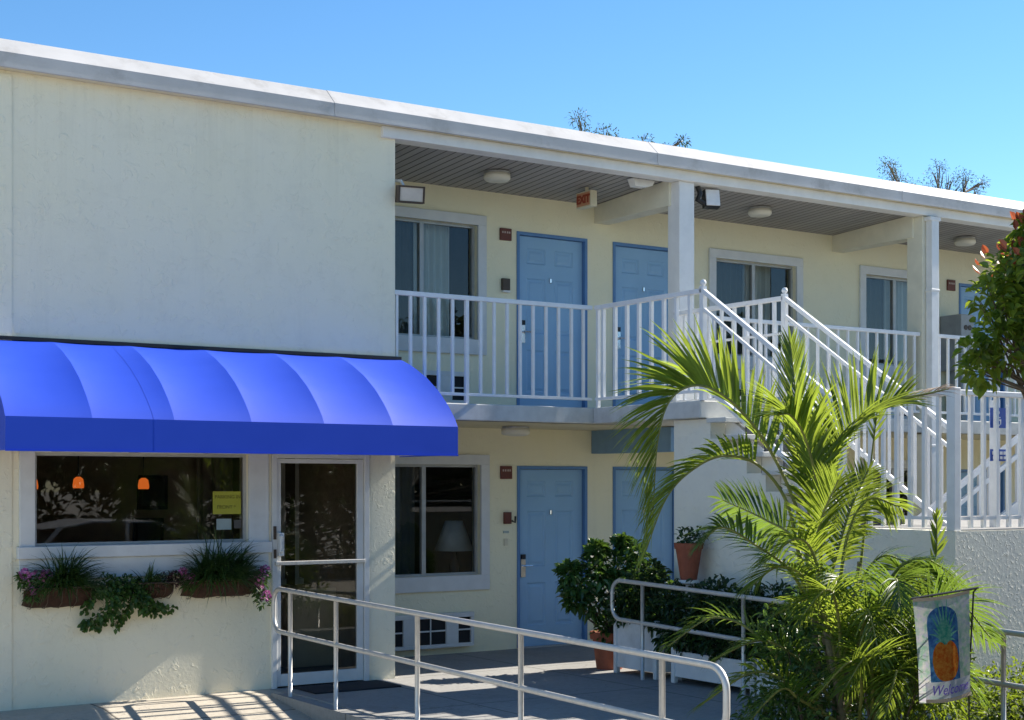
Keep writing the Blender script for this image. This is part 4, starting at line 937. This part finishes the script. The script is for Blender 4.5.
# ------------------------------------------------------------------ flower baskets under the lobby window
def basket(x0, x1, z0, h, label):
    b = thing('wall_basket', label, 'basket', ((x0+x1)/2,12.46,z0), 'fibre lined wall baskets')
    n = 14; vs = []; fs = []; m = 6; rng = random.Random(int(x0*100))
    for i in range(n+1):
        u = i/n; x = x0+(x1-x0)*u; e = (1-abs(2*u-1)**5)
        for j in range(m+1):
            a = R(180+90*j/m) ; yy = 12.47+.16*math.cos(a)*(.55+.45*e)*(1-.12*math.sin(R(90*j/m))); zz = z0+h+h*math.sin(a)*(.8+.2*e)
            vs.append((x, yy+rng.uniform(-.006,.006), zz+rng.uniform(-.008,.008)))
    for i in range(n):
        for j in range(m): a = i*(m+1)+j; fs.append((a, a+m+1, a+m+2, a+1))
    mb = MB(); mb.add(vs, fs); mb.quad((x0,12.47,z0+h-.01),(x1,12.47,z0+h-.01),(x1,12.33,z0+h-.01),(x0,12.33,z0+h-.01)); mb.build('liner', M['coco'], b, smooth=True)
    mb = MB(); y = 12.30; mb.tube([(x0,12.47,z0+h+.01),(x0,y,z0+h+.01),(x1,y,z0+h+.01),(x1,12.47,z0+h+.01)], .006, 6)
    for k in range(5):
        x = x0+(x1-x0)*(k+.5)/5; mb.tube([(x,y,z0+h+.01),(x,12.33,z0+.05),(x,12.42,z0-.005),(x,12.49,z0-.005)], .003, 5)
    mb.build('wire_frame', M['bronze'], b)
basket(3.44, 4.03, .83, .16, 'brown fibre wall basket at the left end under lobby window')
basket(4.38, 4.72, .87, .13, 'smallest brown fibre wall basket in the middle under lobby window')
basket(4.80, 5.49, .855, .15, 'brown fibre wall basket at the right end under lobby window')
def spiky(c, n, L, label, seed, w=.013, half=.1, group='strap leaved plants in the baskets'):
    rng = random.Random(seed); t = thing('strap_plant', label, 'plant', c, group); mb = MB()
    for _ in range(n):
        u = rng.uniform(-1, 1); a = rng.uniform(0, 2*math.pi); el = R(rng.choice((rng.uniform(10, 60), rng.uniform(40, 88)))); d = Vector((math.cos(a)*math.cos(el)+u*.3, math.sin(a)*math.cos(el)*.6-.35, math.sin(el)))
        p = Vector(c)+Vector((u*half, rng.uniform(-.05,.02), 0)); leaflet(mb, p, d, Vector((rng.uniform(-.4,.4), -.3, 1)), L*rng.uniform(.6,1.15)*(1-.3*abs(u)), w, 1.9*rng.uniform(.4,1.5), rng)
    mb.build('leaves', M['grassy'], t)
spiky((3.76,12.38,1.0), 460, .46, 'arching dark strap leaved plant in the left wall basket', 1, half=.10)
spiky((4.50,12.39,.98), 110, .26, 'small dark strap leaved plant in the middle wall basket', 2, half=.06)
spiky((5.13,12.37,1.02), 760, .46, 'largest bushy dark strap leaved plant in the right wall basket', 3, half=.2)
def flowers(pts, label, seed, mat='pink', leafn=60):
    rng = random.Random(seed); c = pts[0][:3]; t = thing('flowering_plant', label, 'plant', c, 'pink flowers in the baskets'); fb = MB(); lb = MB()
    for (x, y, z, r) in pts:
        for _ in range(26):
            q = Vector((x,y,z))+rdir(rng)*r; f = (rdir(rng)+Vector((0,-1.2,.4))).normalized(); d, s, u = frame(f)
            for k in range(5):
                a = 2*math.pi*k/5; leaf(fb, q, s*math.cos(a)+u*math.sin(a)+d*.25, d, .016, .014, .05, 0)
        clump(lb, rng, (x,y+.03,z-.05), r*1.3, leafn, .05, .025)
    fb.build('blossoms', M[mat], t); lb.build('leaves', M['ivy'], t)
flowers([(3.53,12.34,1.07,.07),(3.44,12.36,1.12,.04),(3.60,12.33,1.10,.05),(3.5,12.34,.98,.025),(3.68,12.34,1.04,.03)], 'pink flowers at the left end of the left wall basket', 11)
flowers([(5.48,12.33,1.02,.06),(5.54,12.33,1.08,.045),(5.5,12.34,.94,.03),(5.54,12.33,.86,.05)], 'pink and cream flowers spilling from the right end of the right basket', 12)
flowers([(4.84,12.33,1.04,.04),(4.78,12.34,1.10,.03)], 'few pale pink flowers at the left edge of the right basket', 13, leafn=30)
rng = random.Random(3); t = thing('trailing_ivy', 'green trailing ivy hanging from the middle basket down the wall', 'plant', (4.3,12.36,1.0)); mb = MB(); sb = MB()
strands = [((4.25,12.36,1.0),(4.15,12.33,.85),(4.02,12.42,.72),(3.93,12.46,.65)), ((4.3,12.36,1.0),(4.22,12.33,.85),(4.15,12.42,.74),(4.05,12.46,.63)), ((4.35,12.36,1.0),(4.35,12.32,.86),(4.30,12.42,.76),(4.22,12.46,.66)),
           ((4.4,12.36,.98),(4.45,12.32,.85),(4.55,12.42,.80),(4.72,12.46,.78)), ((4.38,12.36,.98),(4.42,12.32,.83),(4.45,12.42,.77),(4.6,12.46,.75)), ((4.3,12.36,1.0),(4.1,12.32,.98),(4.0,12.36,.9),(3.98,12.44,.8))]
for s_ in strands:
    S = catmull(s_, 22); sb.tube(S, .003, 5)
    for i, q in enumerate(S):
        for _ in range(5): leaf(mb, q+rdir(rng)*.035, rdir(rng)+Vector((0,-.4,-.4)), Vector((0,-1,.5))+rdir(rng)*.5, .045, .036, .15, .2)
for c in ((4.3,12.36,.98),(4.2,12.36,.94),(4.4,12.36,.93),(4.12,12.37,1.0)): clump(mb, rng, c, .11, 130, .045, .035, squash=(1,.6,.9))
mb.build('leaves', M['ivy'], t); sb.build('vines', M['bark'], t)
shrub('maroon_plant', 'low dark maroon leaved plant at right side of the middle basket', (4.62,12.40,.97), [(4.62,12.38,1.02,.07),(4.72,12.38,1.03,.07)], 'maroon', 90, .04, .02, 15, cat='plant', stemr=.003)

# ------------------------------------------------------------------ pineapple flag
fl = thing('garden_flag', 'small garden flag with orange pineapple on blue and purple lettering', 'flag', (7.35,6.29,1.15))
A = Vector((7.13,6.31,1.145)); B = Vector((7.565,6.235,1.185)); D = Vector((7.21,6.27,.51)); 
U = B-A; Wd = U.length; U.normalize(); V = Vector((.04,-.02,-1)); H = .645; Nf = U.cross(Vector((0,0,1))).normalized()   # toward the viewer
if Nf.y > 0: Nf = -Nf
def fs_(u, v, off=0):
    b = .05*math.sin(math.pi*u*.9+.3)*(.15+.85*v)-.05*v*v*(1-u)
    p = A+U*(u*Wd*(1-.06*v))+V*(v*H)+Vector((.07,0,0))*v*(1-u)*.8
    return p+Nf*(b+off)+Vector((0,0,.012*math.sin(math.pi*u)*-1))
def strip(u0, u1, lo, hi, off, n=18, m=10):
    mb = MB(); vs = []; fs = []
    for i in range(n+1):
        u = u0+(u1-u0)*i/n; a, b = lo(u), hi(u)
        for j in range(m+1): vs.append(fs_(u, a+(b-a)*j/m, off))
    for i in range(n):
        for j in range(m): q = i*(m+1)+j; fs.append((q, q+1, q+m+2, q+m+1))
    mb.add(vs, fs); return mb
strip(0, 1, lambda u: 0, lambda u: 1, 0, 24, 24).build('cloth', M['flag'], fl, smooth=True)
ua, ub = .19, .75; um = (ua+ub)/2; ur = (ub-ua)/2
strip(ua, ub, lambda u: .235-.15*math.sqrt(max(0, 1-((u-um)/ur)**2)), lambda u: .80, .0012, 24, 16).build('blue_panel', M['flag_blue'], fl, smooth=True)
strip(.10, .98, lambda u: .80, lambda u: .965, .0012, 24, 5).build('lettering_band', M['flag_white'], fl, smooth=True)
uc, vc, ru, rv = .485, .605, .25, .195
strip(uc-ru, uc+ru, lambda u: vc-rv*max(0, 1-abs((u-uc)/ru)**2.6)**.5, lambda u: vc+rv*max(0, 1-abs((u-uc)/ru)**2.6)**.5, .0024, 24, 14).build('pineapple', M['flag_orange'], fl, smooth=True)
mb = MB(); rng = random.Random(8)
for k in range(13):
    a = R(-80+160*k/12); r_ = .15+.13*math.cos(a)+.05*(k % 2)
    pts_ = []
    for j in range(7):
        t = j/6; uu = uc+math.sin(a)*r_*1.15*t+.0; vv = .43-math.cos(a)*r_*t*1.15-.06*t+.09*t*t*abs(math.sin(a)); ww = .036*(1-t)+.003
        pts_.append((fs_(uu-ww*math.cos(a), vv-ww*math.sin(a)*.6, .0036), fs_(uu+ww*math.cos(a), vv+ww*math.sin(a)*.6, .0036)))
    for q, r2 in zip(pts_, pts_[1:]): mb.quad(q[0], q[1], r2[1], r2[0])
mb.build('pineapple_leaves', M['flag_green'], fl)
# lettering follows the cloth
o = text_mesh('Welcome', .088, fl, M['flag_purple'], Matrix.Identity(4), shear=.35)
b0 = Vector(WL[fl.name])
for v in o.data.vertices:
    q = v.co+b0; pnt = fs_(.55+q.x/Wd*.95, .885-q.y/H, .0030+q.z); v.co = pnt-b0
strip(0, 1, lambda u: -.012, lambda u: .02, .003, 12, 2).build('hem', M['flag_edge'], fl)
strip(.10, 1, lambda u: .965, lambda u: 1.0, .002, 12, 2).build('hem', M['flag_edge'], fl)
MB().tube([A-U*.01+Vector((0,0,.006)), B+U*.07+Vector((0,0,.012))], .007, 8).build('rod', M['black'], fl)
MB().tube([B+U*.06+Vector((0,0,.012)), B+U*.07+Vector((.03,.06,-.02)), (7.70,6.35,.6), (7.72,6.36,-.05)], .006, 8).build('stake', M['black'], fl)

# ------------------------------------------------------------------ trees
def tree(name, label, base, h, crown, leafmat, n, L, w, seed, r0=.05, squash=(1,1,.85), group=None, red=None, shell=.5, droop=.25):
    rng = random.Random(seed); t = thing(name, label, 'tree', base, group); sb = MB(); mb = MB(); rb = MB()
    base = Vector(base); top = base+Vector((rng.uniform(-.05,.05)*h, rng.uniform(-.05,.05)*h, h))
    trunk = catmull([base, base.lerp(top, .35)+rdir(rng)*.03*h, base.lerp(top, .7)+rdir(rng)*.03*h, top], 12)
    sb.tube(trunk, [r0*(1-.55*i/12) for i in range(13)], 9)
    for c in crown:
        cc = Vector(c[:3]); s = trunk[rng.randint(6, 12)]; mid = s.lerp(cc, .5)+rdir(rng)*(cc-s).length*.12
        S = catmull([s, mid, cc], 8); sb.tube(S, [r0*.45*(1-.8*i/8)+r0*.03 for i in range(9)], 6)
        for _ in range(5):
            e = cc+rdir(rng)*c[3]*.9; sb.tube([S[5], S[7].lerp(e, .5), e], [r0*.16, r0*.1, r0*.04], 5)
        clump(mb, rng, cc, c[3], n, L, w, shell=shell, squash=squash, droop=droop)
        if red and c[2] > red:
            for _ in range(10):
                v = rdir(rng); v.z = abs(v.z); leaf(rb, cc+v*c[3]*rng.uniform(.9,1.5), (v+Vector((0,0,1.2))), rdir(rng), L*rng.uniform(.8,1.2), w*.9)
    mb.build('crown', M[leafmat], t); sb.build('trunk', M['bark'], t, smooth=True)
    if rb.v: rb.build('red_leaves', M['redleaf'], t)
    return t
rng = random.Random(12); rng = random.Random(12); cr_ = []
for _ in range(46):
    v = rdir(rng)*rng.uniform(.3,1); cr_.append((7.40+v.x*.52, 5.32+v.y*.48, 2.86+v.z*.42, rng.uniform(.09,.17)))
cr_ += [(6.93,5.63,2.50,.11),(6.98,5.57,2.72,.13),(6.96,5.58,2.92,.12),(7.02,5.52,3.05,.12),(7.10,5.48,3.16,.12),(7.18,5.43,3.20,.12),(7.26,5.4,3.36,.08),(7.12,5.46,3.30,.06),(6.90,5.64,2.62,.07),(7.05,5.5,2.6,.15),(7.1,5.48,2.85,.15)]
tree('red_tip_tree', 'small leafy tree with red young shoots at the right edge', (7.75,5.25,-.05), 2.5, cr_, 'treeleaf', 88, .075, .044, 51, .04, red=2.95)
# trees behind the building
def backtree(x, y, tufts, seed, label):
    rng = random.Random(seed); cs = []
    for (a, b, z, r) in tufts: cs += [(a+rng.gauss(0,r*.3), b+rng.gauss(0,.3), z-r*.9, r*.45), (a+rng.gauss(0,r*.5), b, z-r*1.6, r*.6), (a+rng.gauss(0,r*.5), b+.2, z-r*2.4, r*.7)]
    top = max(t[2] for t in tufts)
    tree('roadside_tree', label, (x,y,-.26), top-2.2, cs, 'backleaf', 80, .10, .026, seed, .10, group='trees beyond the roof', shell=.1, squash=(1.5,1.0,1.0))
backtree(20.0, 26, [(19.15,26,10.1,.46),(20.1,26,9.98,.44),(20.95,26,9.82,.40),(21.5,26,9.72,.28),(22.6,26,9.5,.3)], 61, 'sparse treetop showing above the roof over the exit sign')
backtree(34.6, 30, [(32.7,30,11.55,.6),(33.5,30,11.45,.5),(34.3,30,11.2,.5),(35.0,30,11.55,.6),(35.6,30,11.85,.55),(36.3,30,11.6,.5),(36.8,30,11.3,.4)], 62, 'sparse treetop showing above the roof near the right edge')
# trees behind the camera, mirrored in the lobby glass
rng = random.Random(15)
for i, (x, y, h, lab) in enumerate(((3.0,-6,5.0,'dark tree across the street, left one mirrored in lobby window'), (7.5,-7,6.0,'dark tree across the street, second from left mirrored in lobby window'), (11.5,-5.5,5.5,'dark tree across the street, third from left mirrored in lobby window'), (16,-8,6.0,'dark tree across the street, fourth from left mirrored in lobby window'), (21,-7,5.5,'dark tree across the street, third from right beyond the lobby view'), (26,-6,6.0,'dark tree across the street, second from right beyond the lobby view'), (32,-6,6.0,'dark tree across the street, rightmost of the row'))):
    cs = [(x+rng.gauss(0,1.3), y+rng.gauss(0,1.0), h*.62+rng.gauss(0,1.1), rng.uniform(.6,1.1)) for _ in range(34)]
    tree('street_tree', lab, (x,y,-.26), h*.6, cs, 'backleaf', 300, .30, .15, 70+i, .16, group='trees across the street')
cs = [(-2+.9*i+rng.uniform(-.3,.3), -5+rng.uniform(-.3,.3)-.25*k, .5+.95*k+rng.uniform(-.2,.3), .85) for i in range(46) for k in range(4)]
shrub('reflection_hedge', 'unseen dark hedge across the street, added to darken the lobby window reflection', (8,-5,-.26), cs, 'hedge', 130, .24, .12, 80, cat='hedge')  # added hedge, stacked high to block bright sky gaps in the reflection

# ------------------------------------------------------------------ white car mirrored in the lobby window
car = thing('parked_car', 'white car parked out front, seen mirrored in lobby window', 'car', (8.5,.9,-.26))
cx, cy, g = 8.5, .9, -.26
prf = [(-2.15,.35),(-2.2,.75),(-2.05,.95),(-1.2,1.0),(1.1,1.0),(2.05,.85),(2.18,.6),(2.12,.35)]
MB().prism([(cx+p[0], g+p[1]) for p in prf], 'y', cy-.85, cy+.85).build('body', M['car'], car, recalc=True, bevel=.08)
cab = [(-1.75,.99),(-1.35,1.42),(-.9,1.5),(.1,1.48),(1.05,.99)]
MB().prism([(cx+p[0], g+p[1]) for p in [(-1.72,1.42-.02),(-1.35,1.45),(-.9,1.53),(.1,1.51),(.22,1.45)]], 'y', cy-.70, cy+.70).build('roof', M['car'], car, recalc=True, bevel=.02)
MB().prism([(cx+p[0]*.97, g+p[1]-.01) for p in cab], 'y', cy-.72, cy+.72).build('windows', M['black'], car, recalc=True)
for a, b in (((.12,1.50),(1.08,.99)), ((-1.4,1.44),(-1.8,.99)), ((-.35,1.50),(-.35,1.0))):
    for s in (-.73, .73): MB().bar((cx+a[0],cy+s,g+a[1]),(cx+b[0],cy+s,g+b[1]), .05, .06).build('pillar', M['car'], car)
for wx in (-1.35, 1.35):
    for s in (-.78, .78):
        mb = MB(); mb.lathe([(.24,-.1),(.31,-.09),(.33,0),(.31,.09),(.24,.1)], (0,0,0), 24); mb.v = [(cx+wx+p[0], cy+s+p[2], g+.33+p[1]) for p in mb.v]; wh = mb.build('wheel', M['tyre'], car, smooth=True)
        mb = MB(); mb.lathe([(.2,-.115),(.2,.115)], (0,0,0), 18); mb.v = [(cx+wx+p[0], cy+s+p[2], g+.33+p[1]) for p in mb.v]; mb.build('rim', M['alu'], wh)
for s in (-.6, .6): MB().box(cx+2.1, cx+2.17, cy+s-.15, cy+s+.15, g+.6, g+.74).build('headlight', M['glass'], car, bevel=.02)
